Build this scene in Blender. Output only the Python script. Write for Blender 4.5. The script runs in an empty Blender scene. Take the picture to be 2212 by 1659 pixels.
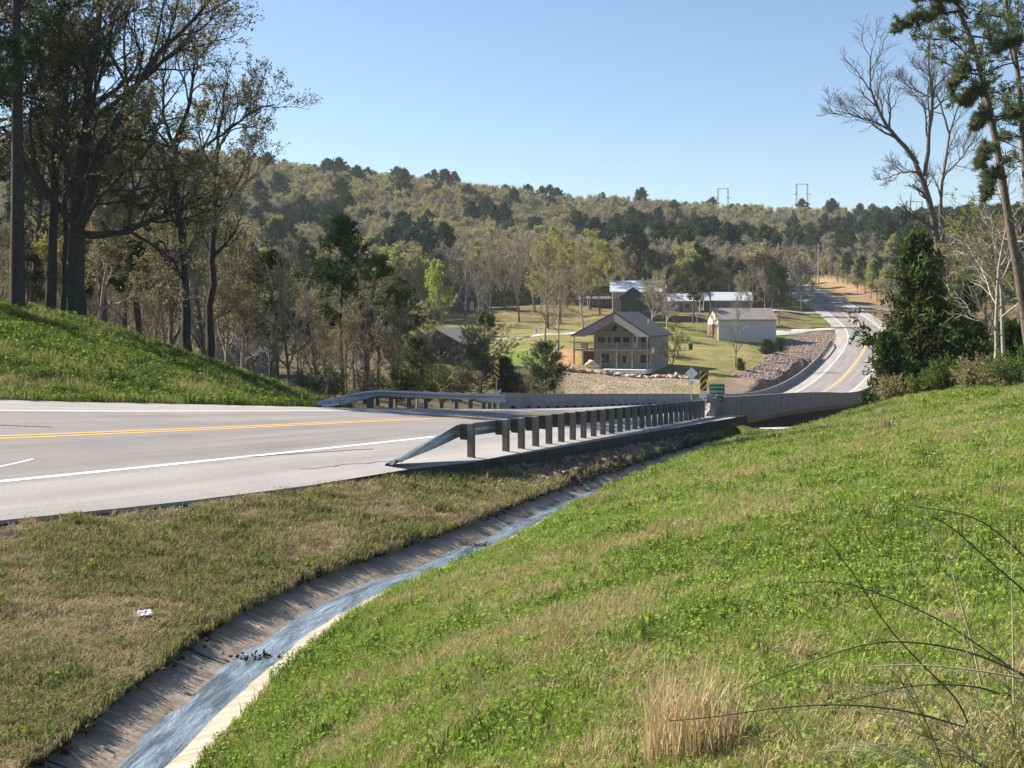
import bpy, math, random
import numpy as np
from mathutils import Vector, Matrix

random.seed(7)
RNG = np.random.default_rng(11)
R = math.radians
scene = bpy.context.scene
col = scene.collection

# ------------------------------------------------------------------ camera, sky, sun, exposure
F, CX, YH = 1200.0, 512.0, 310.0            # focal length, principal column and horizon row for a 1024 x 768 frame
cam_data = bpy.data.cameras.new('camera')
cam = bpy.data.objects.new('camera', cam_data)
col.objects.link(cam)
scene.camera = cam
cam.location = (0, 0, 0)
cam.rotation_euler = (R(90), 0, 0)
cam_data.sensor_width = 36.0
cam_data.lens = 36.0 * F / 1024.0
cam_data.shift_y = -(384.0 - YH) / 1024.0
cam_data.clip_start = 0.1
cam_data.clip_end = 9000

SUN_EL, SUN_AZ = 37.0, -68.0                 # azimuth from +Y towards +X
world = bpy.data.worlds.new('World')
scene.world = world
world.use_nodes = True
wn = world.node_tree
sky = wn.nodes.new('ShaderNodeTexSky')
sky.sky_type = 'NISHITA'
sky.sun_disc = False
sky.sun_elevation = R(SUN_EL)
sky.sun_rotation = R(SUN_AZ)
sky.air_density = 1.0
sky.dust_density = 0.25
sky.ozone_density = 3.5
wn.links.new(sky.outputs[0], wn.nodes['Background'].inputs[0])
wn.nodes['Background'].inputs[1].default_value = 0.060
sd = bpy.data.lights.new('sun', 'SUN')
sd.energy = 5.0
sd.angle = R(0.53)
sd.color = (1.0, 0.93, 0.80)
sun = bpy.data.objects.new('sun', sd)
col.objects.link(sun)
SV = Vector((math.sin(R(SUN_AZ)) * math.cos(R(SUN_EL)), math.cos(R(SUN_AZ)) * math.cos(R(SUN_EL)), math.sin(R(SUN_EL))))
sun.rotation_euler = SV.to_track_quat('Z', 'Y').to_euler()
sun.location = (-60, 20, 60)
scene.view_settings.view_transform = 'Standard'
scene.view_settings.look = 'None'
scene.view_settings.exposure = 1.42
scene.view_settings.gamma = 1.0
scene.render.engine = 'CYCLES'
scene.cycles.max_bounces = 6
scene.cycles.diffuse_bounces = 2
scene.cycles.transparent_max_bounces = 8
scene.cycles.use_denoising = True

# ------------------------------------------------------------------ helpers
def tag(o, label=None, cat=None, group=None, kind=None):
    if label: o['label'] = label
    if cat: o['category'] = cat
    if group: o['group'] = group
    if kind: o['kind'] = kind
    return o

def empty(name, loc=(0, 0, 0), rz=0.0):
    o = bpy.data.objects.new(name, None)
    col.objects.link(o)
    o.location = loc
    o.rotation_euler = (0, 0, rz)
    o.empty_display_size = 0.2
    return o

def obj(name, me, mat=None, parent=None):
    o = bpy.data.objects.new(name, me)
    col.objects.link(o)
    if mat is not None and len(me.materials) == 0:
        me.materials.append(mat)
    if parent is not None:
        o.parent = parent
    return o

def np_mesh(name, V, F3=None, F4=None, m3=None, m4=None, smooth=False, uv=None, colr=None):
    """mesh from vertex array and triangle / quad index arrays"""
    V = np.asarray(V, np.float32).reshape(-1, 3)
    F3 = np.zeros((0, 3), np.int32) if F3 is None else np.asarray(F3, np.int32).reshape(-1, 3)
    F4 = np.zeros((0, 4), np.int32) if F4 is None else np.asarray(F4, np.int32).reshape(-1, 4)
    me = bpy.data.meshes.new(name)
    n3, n4 = len(F3), len(F4)
    me.vertices.add(len(V))
    me.vertices.foreach_set('co', V.ravel())
    me.loops.add(n3 * 3 + n4 * 4)
    me.loops.foreach_set('vertex_index', np.concatenate([F3.ravel(), F4.ravel()]))
    me.polygons.add(n3 + n4)
    st = np.concatenate([np.arange(n3) * 3, n3 * 3 + np.arange(n4) * 4]).astype(np.int32)
    me.polygons.foreach_set('loop_start', st)
    mi = np.zeros(n3 + n4, np.int32)
    if m3 is not None: mi[:n3] = m3
    if m4 is not None: mi[n3:] = m4
    me.polygons.foreach_set('material_index', mi)
    me.polygons.foreach_set('use_smooth', np.full(n3 + n4, bool(smooth)))
    if uv is not None:
        a = me.attributes.new('ruv', 'FLOAT_VECTOR', 'POINT')
        a.data.foreach_set('vector', np.asarray(uv, np.float32).ravel())
    if colr is not None:
        a = me.attributes.new('col', 'FLOAT_COLOR', 'POINT')
        c4 = np.ones((len(V), 4), np.float32); c4[:, :3] = colr
        a.data.foreach_set('color', c4.ravel())
    me.update(calc_edges=True)
    me.validate()
    return me

class MB:
    """collects boxes, prisms and tubes of ONE piece; build() makes one mesh object of them"""
    def __init__(s): s.v = []; s.f = []
    def add(s, vs, fs):
        b = len(s.v); s.v += [tuple(p) for p in vs]; s.f += [tuple(i + b for i in q) for q in fs]; return s
    def box(s, x0, x1, y0, y1, z0, z1):
        return s.add([(x0, y0, z0), (x1, y0, z0), (x1, y1, z0), (x0, y1, z0), (x0, y0, z1), (x1, y0, z1), (x1, y1, z1), (x0, y1, z1)],
                     [(0, 3, 2, 1), (4, 5, 6, 7), (0, 1, 5, 4), (1, 2, 6, 5), (2, 3, 7, 6), (3, 0, 4, 7)])
    def prism(s, poly, a, b, axis='y'):
        n = len(poly)
        def mk(p, t):
            return {'y': (p[0], t, p[1]), 'x': (t, p[0], p[1]), 'z': (p[0], p[1], t)}[axis]
        vs = [mk(p, a) for p in poly] + [mk(p, b) for p in poly]
        return s.add(vs, [tuple(range(n))[::-1], tuple(range(n, 2 * n))] + [(i, (i + 1) % n, n + (i + 1) % n, n + i) for i in range(n)])
    def tube(s, pts, r, k=8, caps=True):
        pts = [Vector(p) for p in pts]
        rs = r if isinstance(r, (list, tuple)) else [r] * len(pts)
        vs = []
        for i, p in enumerate(pts):
            t = (pts[min(i + 1, len(pts) - 1)] - pts[max(i - 1, 0)]).normalized()
            ref = Vector((0, 0, 1)) if abs(t.z) < .9 else Vector((1, 0, 0))
            u = t.cross(ref).normalized(); w = t.cross(u)
            for j in range(k):
                a = 2 * math.pi * j / k
                vs.append(p + (u * math.cos(a) + w * math.sin(a)) * rs[i])
        fs = []
        for i in range(len(pts) - 1):
            for j in range(k):
                fs.append((i * k + j, i * k + (j + 1) % k, (i + 1) * k + (j + 1) % k, (i + 1) * k + j))
        if caps:
            fs.append(tuple(range(k))); fs.append(tuple(range((len(pts) - 1) * k, len(pts) * k))[::-1])
        return s.add(vs, fs)
    def build(s, name, mat, parent=None, bevel=0, smooth=False):
        me = bpy.data.meshes.new(name)
        me.from_pydata(s.v, [], s.f)
        import bmesh
        bm = bmesh.new(); bm.from_mesh(me)
        bmesh.ops.recalc_face_normals(bm, faces=bm.faces)
        if bevel:
            bmesh.ops.bevel(bm, geom=list(bm.edges), offset=bevel, segments=1, affect='EDGES')
        bm.to_mesh(me); bm.free()
        if smooth:
            me.polygons.foreach_set('use_smooth', [True] * len(me.polygons))
        return obj(name, me, mat, parent)

def P3(px, py, Y):
    """the point seen at pixel (px, py) of the 1024 frame at depth Y"""
    return np.array([(px - CX) * Y / F, Y, (YH - py) * Y / F])
DK = 1024.0 / 2212.0

# value noise on numpy arrays
def _hash(i, j, seed):
    n = (i * 374761393 + j * 668265263 + seed * 974634777) & 0x7fffffff
    n = ((n ^ (n >> 13)) * 1274126177) & 0x7fffffff
    return ((n ^ (n >> 16)) & 0xffff) / 65535.0
def vnoise(x, y, seed=0):
    x = np.asarray(x, float); y = np.asarray(y, float)
    i = np.floor(x).astype(np.int64); j = np.floor(y).astype(np.int64)
    fx = x - i; fy = y - j
    fx = fx * fx * (3 - 2 * fx); fy = fy * fy * (3 - 2 * fy)
    a = _hash(i, j, seed); b = _hash(i + 1, j, seed); c = _hash(i, j + 1, seed); d = _hash(i + 1, j + 1, seed)
    return a + (b - a) * fx + (c - a) * fy + (a - b - c + d) * fx * fy
def fbm(x, y, seed=0, n=4):
    r = 0; a = .5
    for k in range(n):
        r = r + a * vnoise(x * 2 ** k, y * 2 ** k, seed + k); a *= .5
    return r
def sstep(a, b, x):
    t = np.clip((x - a) / (b - a), 0, 1)
    return t * t * (3 - 2 * t)

# ------------------------------------------------------------------ materials
def new_mat(name):
    m = bpy.data.materials.new(name); m.use_nodes = True
    nt = m.node_tree
    return m, nt, nt.nodes['Principled BSDF']
def N(nt, t, **kw):
    n = nt.nodes.new(t)
    for k, v in kw.items(): setattr(n, k, v)
    return n
def ramp(nt, src, stops):
    r = N(nt, 'ShaderNodeValToRGB')
    e = r.color_ramp.elements
    while len(e) < len(stops): e.new(.5)
    for i, (p, c) in enumerate(stops):
        e[i].position = p; e[i].color = (*c, 1)
    nt.links.new(src, r.inputs[0])
    return r.outputs[0]
def noise(nt, scale, detail=4, rough=.6, vec=None, dist=0):
    n = N(nt, 'ShaderNodeTexNoise')
    n.inputs['Scale'].default_value = scale; n.inputs['Detail'].default_value = detail
    n.inputs['Roughness'].default_value = rough; n.inputs['Distortion'].default_value = dist
    if vec is not None: nt.links.new(vec, n.inputs['Vector'])
    return n.outputs['Fac']
def mixc(nt, a, b, fac, mode='MIX'):
    n = N(nt, 'ShaderNodeMix', data_type='RGBA', blend_type=mode)
    for sock, v in ((n.inputs[0], fac), (n.inputs[6], a), (n.inputs[7], b)):
        if isinstance(v, bpy.types.NodeSocket): nt.links.new(v, sock)
        elif isinstance(v, (int, float)): sock.default_value = v
        else: sock.default_value = (*v, 1)
    return n.outputs[2]
def bump(nt, bs, h, strength=.3, dist=.02):
    b = N(nt, 'ShaderNodeBump'); b.inputs['Strength'].default_value = strength; b.inputs['Distance'].default_value = dist
    nt.links.new(h, b.inputs['Height']); nt.links.new(b.outputs[0], bs.inputs['Normal'])
def mottled(name, c1, c2, scale=3, rough=.85, metal=0, bscale=None, bstr=.3, bdist=.02, spec=.3, c3=None):
    """a surface whose colour wanders between two (three) tones, with fine relief"""
    m, nt, bs = new_mat(name)
    tc = N(nt, 'ShaderNodeTexCoord')
    n1 = noise(nt, scale, 5, .65, tc.outputs['Object'])
    st = [(.32, c1), (.68, c2)] if c3 is None else [(.28, c1), (.5, c2), (.72, c3)]
    nt.links.new(ramp(nt, n1, st), bs.inputs['Base Color'])
    bs.inputs['Roughness'].default_value = rough; bs.inputs['Metallic'].default_value = metal
    bs.inputs['Specular IOR Level'].default_value = spec
    if bscale: bump(nt, bs, noise(nt, bscale, 4, .6, tc.outputs['Object']), bstr, bdist)
    return m
def leafmat(name, c1, c2, c3, trans=.45, inst=False):
    """thin leaves: diffuse and translucent, tone varying from leaf cluster to leaf cluster and plant to plant"""
    m, nt, bs = new_mat(name)
    nt.nodes.remove(bs)
    out = nt.nodes['Material Output']
    geo = N(nt, 'ShaderNodeNewGeometry'); oi = N(nt, 'ShaderNodeObjectInfo')
    add = N(nt, 'ShaderNodeMath', operation='MULTIPLY_ADD')
    nt.links.new(geo.outputs['Random Per Island'], add.inputs[0]); add.inputs[1].default_value = .45
    m2 = N(nt, 'ShaderNodeMath', operation='MULTIPLY'); nt.links.new(oi.outputs['Random'], m2.inputs[0]); m2.inputs[1].default_value = .55
    nt.links.new(m2.outputs[0], add.inputs[2])
    c = ramp(nt, add.outputs[0], [(.1, c1), (.5, c2), (.9, c3)])
    d = N(nt, 'ShaderNodeBsdfDiffuse'); t = N(nt, 'ShaderNodeBsdfTranslucent'); mx = N(nt, 'ShaderNodeMixShader')
    nt.links.new(c, d.inputs[0]); nt.links.new(c, t.inputs[0]); mx.inputs[0].default_value = trans
    nt.links.new(d.outputs[0], mx.inputs[1]); nt.links.new(t.outputs[0], mx.inputs[2]); nt.links.new(mx.outputs[0], out.inputs[0])
    return m
M = {}

# ------------------------------------------------------------------ the road's line (plan curve, grade, crossfall)
RX0, RY0, RTH0 = -16.6454, 15.5327, 0.7005
KN = 20.0
RK = [-0.01931, -0.00801, -0.0005, 0.00063, 0.00032, 0.00018, 0.00018, 0.00027, 0.00038, 8e-05, -0.00092, -0.00224, -0.00319, -0.00331, -0.00265, -0.0016, -0.00053, 0.0003, 0.00077, 0.00087, 0.00072, 0.00045, 0.00015, -0.00014, -0.00042]
RH = [-2.13, -3.135, -4.46, -5.802, -7.034, -8.309, -9.655, -10.682, -10.926, -10.286, -8.85, -7.174, -5.59, -4.142, -2.567, -0.638, 1.432, 3.331, 5.069, 6.732, 8.234, 9.603, 10.884, 12.134, 13.376]
RC = [-0.1567, -0.0725, -0.0162, 0.0161, 0.0313, 0.0373, 0.0406, 0.0422, 0.0413, 0.0384, 0.0317, 0.023, 0.0154, 0.0112, 0.0125, 0.019, 0.0274, 0.0328, 0.0319, 0.0268, 0.0174, 0.0081, 0.0005, -0.0057, -0.0114]
_ks = np.arange(len(RK)) * KN
SS = np.arange(0, 480.5, 1.0)
def _cat(v, s):
    v = np.array(v); n = len(v)
    i = np.clip((s / KN).astype(int), 0, n - 2); t = s / KN - i
    p0 = v[np.maximum(i - 1, 0)]; p1 = v[i]; p2 = v[i + 1]; p3 = v[np.minimum(i + 2, n - 1)]
    return .5 * ((2 * p1) + (-p0 + p2) * t + (2 * p0 - 5 * p1 + 4 * p2 - p3) * t * t + (-p0 + 3 * p1 - 3 * p2 + p3) * t ** 3)
_kk = np.interp(SS, _ks, RK)
_th = RTH0 + np.concatenate([[0], np.cumsum((_kk[1:] + _kk[:-1]) / 2)])
_x = RX0 + np.concatenate([[0], np.cumsum(np.sin((_th[1:] + _th[:-1]) / 2))])
_y = RY0 + np.concatenate([[0], np.cumsum(np.cos((_th[1:] + _th[:-1]) / 2))])
_h = _cat(RH, SS); _c = _cat(RC, SS)
# straight run-in behind the start, out of the frame
_b = np.arange(-60, 0, 1.0)
SS = np.concatenate([_b, SS])
RXs = np.concatenate([RX0 + _b * math.sin(RTH0), _x]); RYs = np.concatenate([RY0 + _b * math.cos(RTH0), _y])
RTs = np.concatenate([np.full(60, RTH0), _th]); RHs = np.concatenate([RH[0] - _b * .03, _h]); RCs = np.concatenate([np.full(60, RC[0]), _c])
def road_pt(s, o, dz=0.0):
    s = np.asarray(s, float)
    x = np.interp(s, SS, RXs); y = np.interp(s, SS, RYs); t = np.interp(s, SS, RTs)
    return np.stack([x + o * np.cos(t), y - o * np.sin(t), np.interp(s, SS, RHs) + np.clip(o, -6.5, 8) * np.interp(s, SS, RCs) + dz], -1)
def road_so(X, Y):
    """station and signed offset (right positive) of plan points"""
    X = np.ravel(X); Y = np.ravel(Y); S = np.zeros(len(X)); O = np.full(len(X), 999.)
    for a in range(0, len(X), 20000):
        x = X[a:a + 20000, None]; y = Y[a:a + 20000, None]
        d = (x - RXs[None, ::2]) ** 2 + (y - RYs[None, ::2]) ** 2
        j = d.argmin(1) * 2; tx = np.sin(RTs[j]); ty = np.cos(RTs[j])
        dx = x[:, 0] - RXs[j]; dy = y[:, 0] - RYs[j]
        S[a:a + 20000] = SS[j] + dx * tx + dy * ty
        O[a:a + 20000] = dx * ty - dy * tx
    return S, O
def s_at_px(px, o, ymax=100., ymin=0.):
    p = road_pt(SS, o); u = CX + F * p[:, 0] / np.maximum(p[:, 1], 1)
    ok = (p[:, 1] < ymax) & (p[:, 1] > max(ymin, 5))
    return float(SS[np.where(ok, np.abs(u - px), 1e9).argmin()])

S_B0, S_B1 = 47.0, 206.0                     # the bridge
S_A0 = 15.5                                   # where the rail's paved apron begins
def edge_off(s):
    """offset of the near pavement edge: the shoulder widens into the apron behind the rail"""
    return np.interp(s, [-60, 0, 7, 10, 13, 16, 18, 23, 32, 43, 50, 50.5], [5.6, 5.6, 5.75, 6.15, 6.4, 6.45, 6.75, 6.95, 7.1, 7.45, 7.5, 5.95])

# ------------------------------------------------------------------ the concrete ditch's line
_dpx = [(139, 768), (199, 708), (259, 653), (324, 606), (417, 569), (481, 546), (546, 511.5), (620, 481), (685, 458), (722, 444)]
_dp = []
for u, v in _dpx:
    Yd = 12.
    for _ in range(120):                      # the bed lies 0.8 m below the pavement edge beside it
        Xd = (u - CX) * Yd / F; Sd, Od = road_so([Xd], [Yd]); hd_ = road_pt(Sd[0], min(max(Od[0], 5.9), 7.5))[2] - .8
        Yd = .7 * Yd + .3 * F * -hd_ / (v - YH)
    _dp.append((Xd, Yd, hd_))
_dp = [(-3.9, -8.0, -3.5), (-3.75, 0.0, -3.8), (-3.55, 6.0, -4.0)] + _dp + [(10.0, 52.0, -5.75)]
_dp = np.array(_dp)
_t = np.concatenate([[0], np.cumsum(np.hypot(np.diff(_dp[:, 0]), np.diff(_dp[:, 1])))])
DT = np.arange(0, _t[-1], .5)
_kern = np.ones(9) / 9
def _sm(v):
    w = np.interp(DT, _t, v); e = np.concatenate([2 * w[0] - w[4:0:-1], w, 2 * w[-1] - w[-2:-6:-1]])
    return np.convolve(e, _kern, 'valid')
DXs, DYs, DHs = _sm(_dp[:, 0]), _sm(_dp[:, 1]), _sm(_dp[:, 2])
_dtx, _dty = np.gradient(DXs), np.gradient(DYs); _l = np.hypot(_dtx, _dty); _dtx /= _l; _dty /= _l
def ditch_pt(t, o, dz=0.0):
    t = np.asarray(t, float)
    tx = np.interp(t, DT, _dtx); ty = np.interp(t, DT, _dty)
    return np.stack([np.interp(t, DT, DXs) + o * ty, np.interp(t, DT, DYs) - o * tx, np.interp(t, DT, DHs) + dz], -1)
def ditch_w(t): return 1 - .38 * sstep(24, 46, np.asarray(t, float))
def ditch_so(X, Y):
    d = (X[:, None] - DXs[None]) ** 2 + (Y[:, None] - DYs[None]) ** 2
    j = d.argmin(1); dx = X - DXs[j]; dy = Y - DYs[j]
    return j * .5 + dx * _dtx[j] + dy * _dty[j], dx * _dty[j] - dy * _dtx[j], DHs[j]

# ------------------------------------------------------------------ ground shape
GP = []                                       # (X, Y, h) the ground is known to pass through
def g(px, py, Y): GP.append(tuple(P3(px, py, Y)))
def gx(X, Y, h): GP.append((X, Y, h))
for t_ in range(0, int(DT[-1]), 5):
    a = ditch_pt(t_, .68, .10); gx(*a)
for X, Y, h in ((0, 0, -1.6), (0, -6, -1.3), (3, 0, -1.3), (6, -4, -.8), (9, 5, -.7), (1.7, 4.5, -1.75), (1.0, 5, -1.9), (0, 6.2, -2.3), (-1.4, 8, -3.1), (0, 10, -2.75), (3, 10, -2.1), (7, 12, -1.5),
                (3, 20, -3.15), (8, 20, -2.2), (14, 20, -1.2), (6, 30, -3.6), (12, 30, -2.65), (20, 30, -1.2), (10, 40, -4.15), (16, 40, -3.05), (26, 42, -1.6),
                (18.8, 44, -2.8), (16.6, 48, -3.4), (14.75, 50, -4.1), (12.9, 51, -5.1), (10.6, 51.5, -5.95), (7.6, 42, -4.75), (24, 52, -2.9), (30, 60, -3.0), (40, 70, -2.6), (60, 80, -1.5),
                (12.5, 58, -7.5), (16, 64, -8.0), (14, 72, -9.5), (22, 70, -6.2), (28, 90, -8.5), (45, 110, -5.5), (60, 150, -7.0), (70, 190, -8), (110, 190, -2), (90, 130, 0), (50, 40, 1)):
    gx(X, Y, h)
# left bank and its crest
for px, py, Y in ((0, 319.4, 48), (46, 326, 49), (86, 331, 50), (139, 348, 52), (185, 362.5, 53), (231, 375, 55), (278, 389, 57), (312, 399, 60), (0, 362, 38), (90, 372, 41), (170, 388, 44)):
    g(px, py, Y)
for X, Y, h in ((-45, 40, 1.2), (-30, 30, -.4), (-50, 60, 1.5), (-24, 62, -.4), (-17, 66, -3.0), (-12, 70, -5.2), (-30, 85, -3.5), (-20, 95, -6.2), (-8, 85, -7.6), (0, 75, -7.6), (5, 90, -9.5),
                (0, 110, -10.2), (-20, 130, -8.4), (-45, 130, -6.0), (-60, 100, -1), (10, 120, -12), (25, 120, -13), (40, 140, -13), (20, 145, -11.0), (48, 160, -12), (-25, 150, -8.0), (-60, 160, -5)):
    gx(X, Y, h)
# yard and lawns
for px, py, Y in ((436, 362, 165), (520, 362, 180), (480, 350, 205), (480, 335, 235), (470, 322, 260), (460, 312, 285), (600, 310, 290), (700, 309, 300), (735, 340, 235), (700, 350, 212),
                  (715, 369, 182), (740, 360, 200), (600, 369.5, 180), (640, 367.5, 186), (600, 376, 171), (600, 392, 150), (655, 392, 150), (565, 360, 185), (300, 335, 230), (150, 330, 230), (580, 345, 215), (560, 330, 245),
                  (540, 318, 268), (660, 320, 262), (790, 325, 262), (795, 311, 300), (785, 345, 232), (775, 352, 215), (760, 368, 195)):
    g(px, py, Y)
# hills
for px, Y, h in ((255, 650, 66), (100, 650, 76), (-200, 650, 90), (440, 650, 55), (648, 700, 49), (833, 750, 47), (1024, 780, 45), (1250, 800, 45),
                 (0, 340, 14), (255, 340, 6), (440, 340, 4), (600, 340, 4.5), (720, 360, 6), (100, 450, 34), (255, 450, 29), (440, 450, 22), (600, 450, 16), (700, 460, 14), (255, 550, 52), (440, 550, 42), (648, 580, 34), (833, 600, 32), (1000, 600, 30),
                 (812, 405, 10.6), (835, 370, 7.2), (880, 335, 3.6), (905, 300, -.5), (760, 520, 15), (900, 420, 12.5), (1000, 350, 9), (1000, 280, 2), (1100, 260, 4), (1000, 450, 19), (1250, 350, 12), (960, 230, -3), (-300, 330, 16), (-200, 180, 2),
                 (0, 900, 60), (500, 900, 45), (1000, 900, 40), (0, 1500, 40), (500, 1500, 30), (1000, 1500, 30), (0, 3000, 0), (500, 3000, 0), (1000, 3000, 0), (-700, 3000, 0), (1700, 3000, 0), (-700, 900, 60), (1700, 900, 50), (-700, 300, 18), (1700, 200, 8)):
    gx((px - CX) * Y / F, Y, h)
for X, Y, h in ((-9, -6, 0.3), (-25, -4, 1.0), (-20, 5, -.8), (16, -6, .6)):
    gx(X, Y, h)
GPa = np.array(GP)
def _uv(X, Y):
    Yc = np.maximum(Y, -6.5) + 9.0
    return np.stack([X / Yc * 2.2, np.log(Yc)], -1)
_gu = _uv(GPa[:, 0], GPa[:, 1])
def _phi(r): return np.where(r > 1e-9, r * r * np.log(np.maximum(r, 1e-9)), 0)
_n = len(GPa)
_K = _phi(np.linalg.norm(_gu[:, None] - _gu[None], axis=-1)) + np.eye(_n) * 2e-3
_Pm = np.concatenate([np.ones((_n, 1)), _gu], 1)
_A = np.zeros((_n + 3, _n + 3)); _A[:_n, :_n] = _K; _A[:_n, _n:] = _Pm; _A[_n:, :_n] = _Pm.T
_scale = GPa[:, 1] + 9.0                     # interpolate height over distance so near relief keeps its precision
_W = np.linalg.solve(_A, np.concatenate([GPa[:, 2] / _scale, np.zeros(3)]))
def nat_h(X, Y):
    X = np.ravel(X).astype(float); Y = np.ravel(Y).astype(float); out = np.zeros(len(X))
    for a in range(0, len(X), 20000):
        u = _uv(X[a:a + 20000], Y[a:a + 20000])
        k = _phi(np.linalg.norm(u[:, None] - _gu[None], axis=-1))
        out[a:a + 20000] = (k @ _W[:_n] + _W[_n] + u @ _W[_n + 1:]) * (np.maximum(Y[a:a + 20000], -6.5) + 9.0)
    return out
def ground_h(X, Y, full=False):
    """ground height; blends the road's bed, the verge and the ditch into the land"""
    X = np.ravel(X).astype(float); Y = np.ravel(Y).astype(float)
    h = nat_h(X, Y)
    d = np.hypot(X, Y)
    h += (fbm(X * .7, Y * .7, 3) - .5) * .10 * np.clip(d / 12, 0.15, 1) + (fbm(X * .08, Y * .08, 9) - .5) * np.clip((d - 30) / 60, 0, 2.2)
    S, O = road_so(X, Y)
    ao = np.abs(O)
    rp = road_pt(S, 0)[:, 2]; rc = np.interp(S, SS, RCs)
    edge = np.where(O > 0, edge_off(S), 5.95)
    drop = np.where(O > 0, np.interp(S, [13, 20, 50, 52], [.06, .24, .3, .07]), .07)
    eh = rp + np.clip(O, -6.0, edge) * rc - drop
    bridge = (S > S_B0 + 2) & (S < S_B1 - 1)
    cell = np.clip(d * .006, .1, 3)
    w = np.where(S > S_B1 - 1, 9.0, 3.2)
    k = 1 - sstep(0, 1, (ao - edge - cell) / w)
    k = np.where(bridge | (S > 470), 0, k)
    under = ao < edge - .25
    h2 = h * (1 - k) + eh * k
    h2 = np.where(under & ~bridge & (S < 470), np.minimum(h2, rp + O * rc - .35), h2)
    # under the bridge the land always stays well below the deck
    h2 = np.where((S > S_B0 - 1) & (S < S_B1) & (ao < 9.5), np.minimum(h2, rp - np.interp(S, [S_B0, S_B0 + 4, S_B0 + 10, S_B1 - 14, S_B1], [.5, 1.8, 4.2, 3.0, 1.5])), h2)
    # verge between road and ditch
    n = (Y < 62) & (X < 16) & (X > -16) & (Y > -12)
    if n.any():
        t, o, hd = ditch_so(X[n], Y[n])
        Sn, On = S[n], O[n]; hn = h2[n]
        inside = (t > -1) & (t < DT[-1] + .5)
        dr = On - edge[n]
        lip = hd + .22; dw = ditch_w(t)
        m = inside & (dr > -.1) & (o < -.74 * dw)
        q = np.clip(dr / np.maximum(dr + (-o - .74 * dw), .05), 0, 1)
        hv = eh[n] + (lip - eh[n]) * (q ** np.where(Sn > S_A0, .75, 1.0)) + (fbm(X[n] * 1.1, Y[n] * 1.1, 21) - .45) * .16 * np.sin(np.pi * q)
        hn = np.where(m, hv, hn)
        b = sstep(.50, 1.5, o + (1 - dw) * .6)
        hn = np.where(inside & (o > -.2) & (o < 1.9), (hd + .07) * (1 - b) + h2[n] * b, hn)
        hn = np.where(inside & (o > -.70 * dw) & (o < .50 * dw), hd - .3, hn)
        h2 = h2.copy(); h2[n] = hn
    return (h2, S, O) if full else h2
def gz(X, Y): return float(ground_h([X], [Y])[0])

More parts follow.
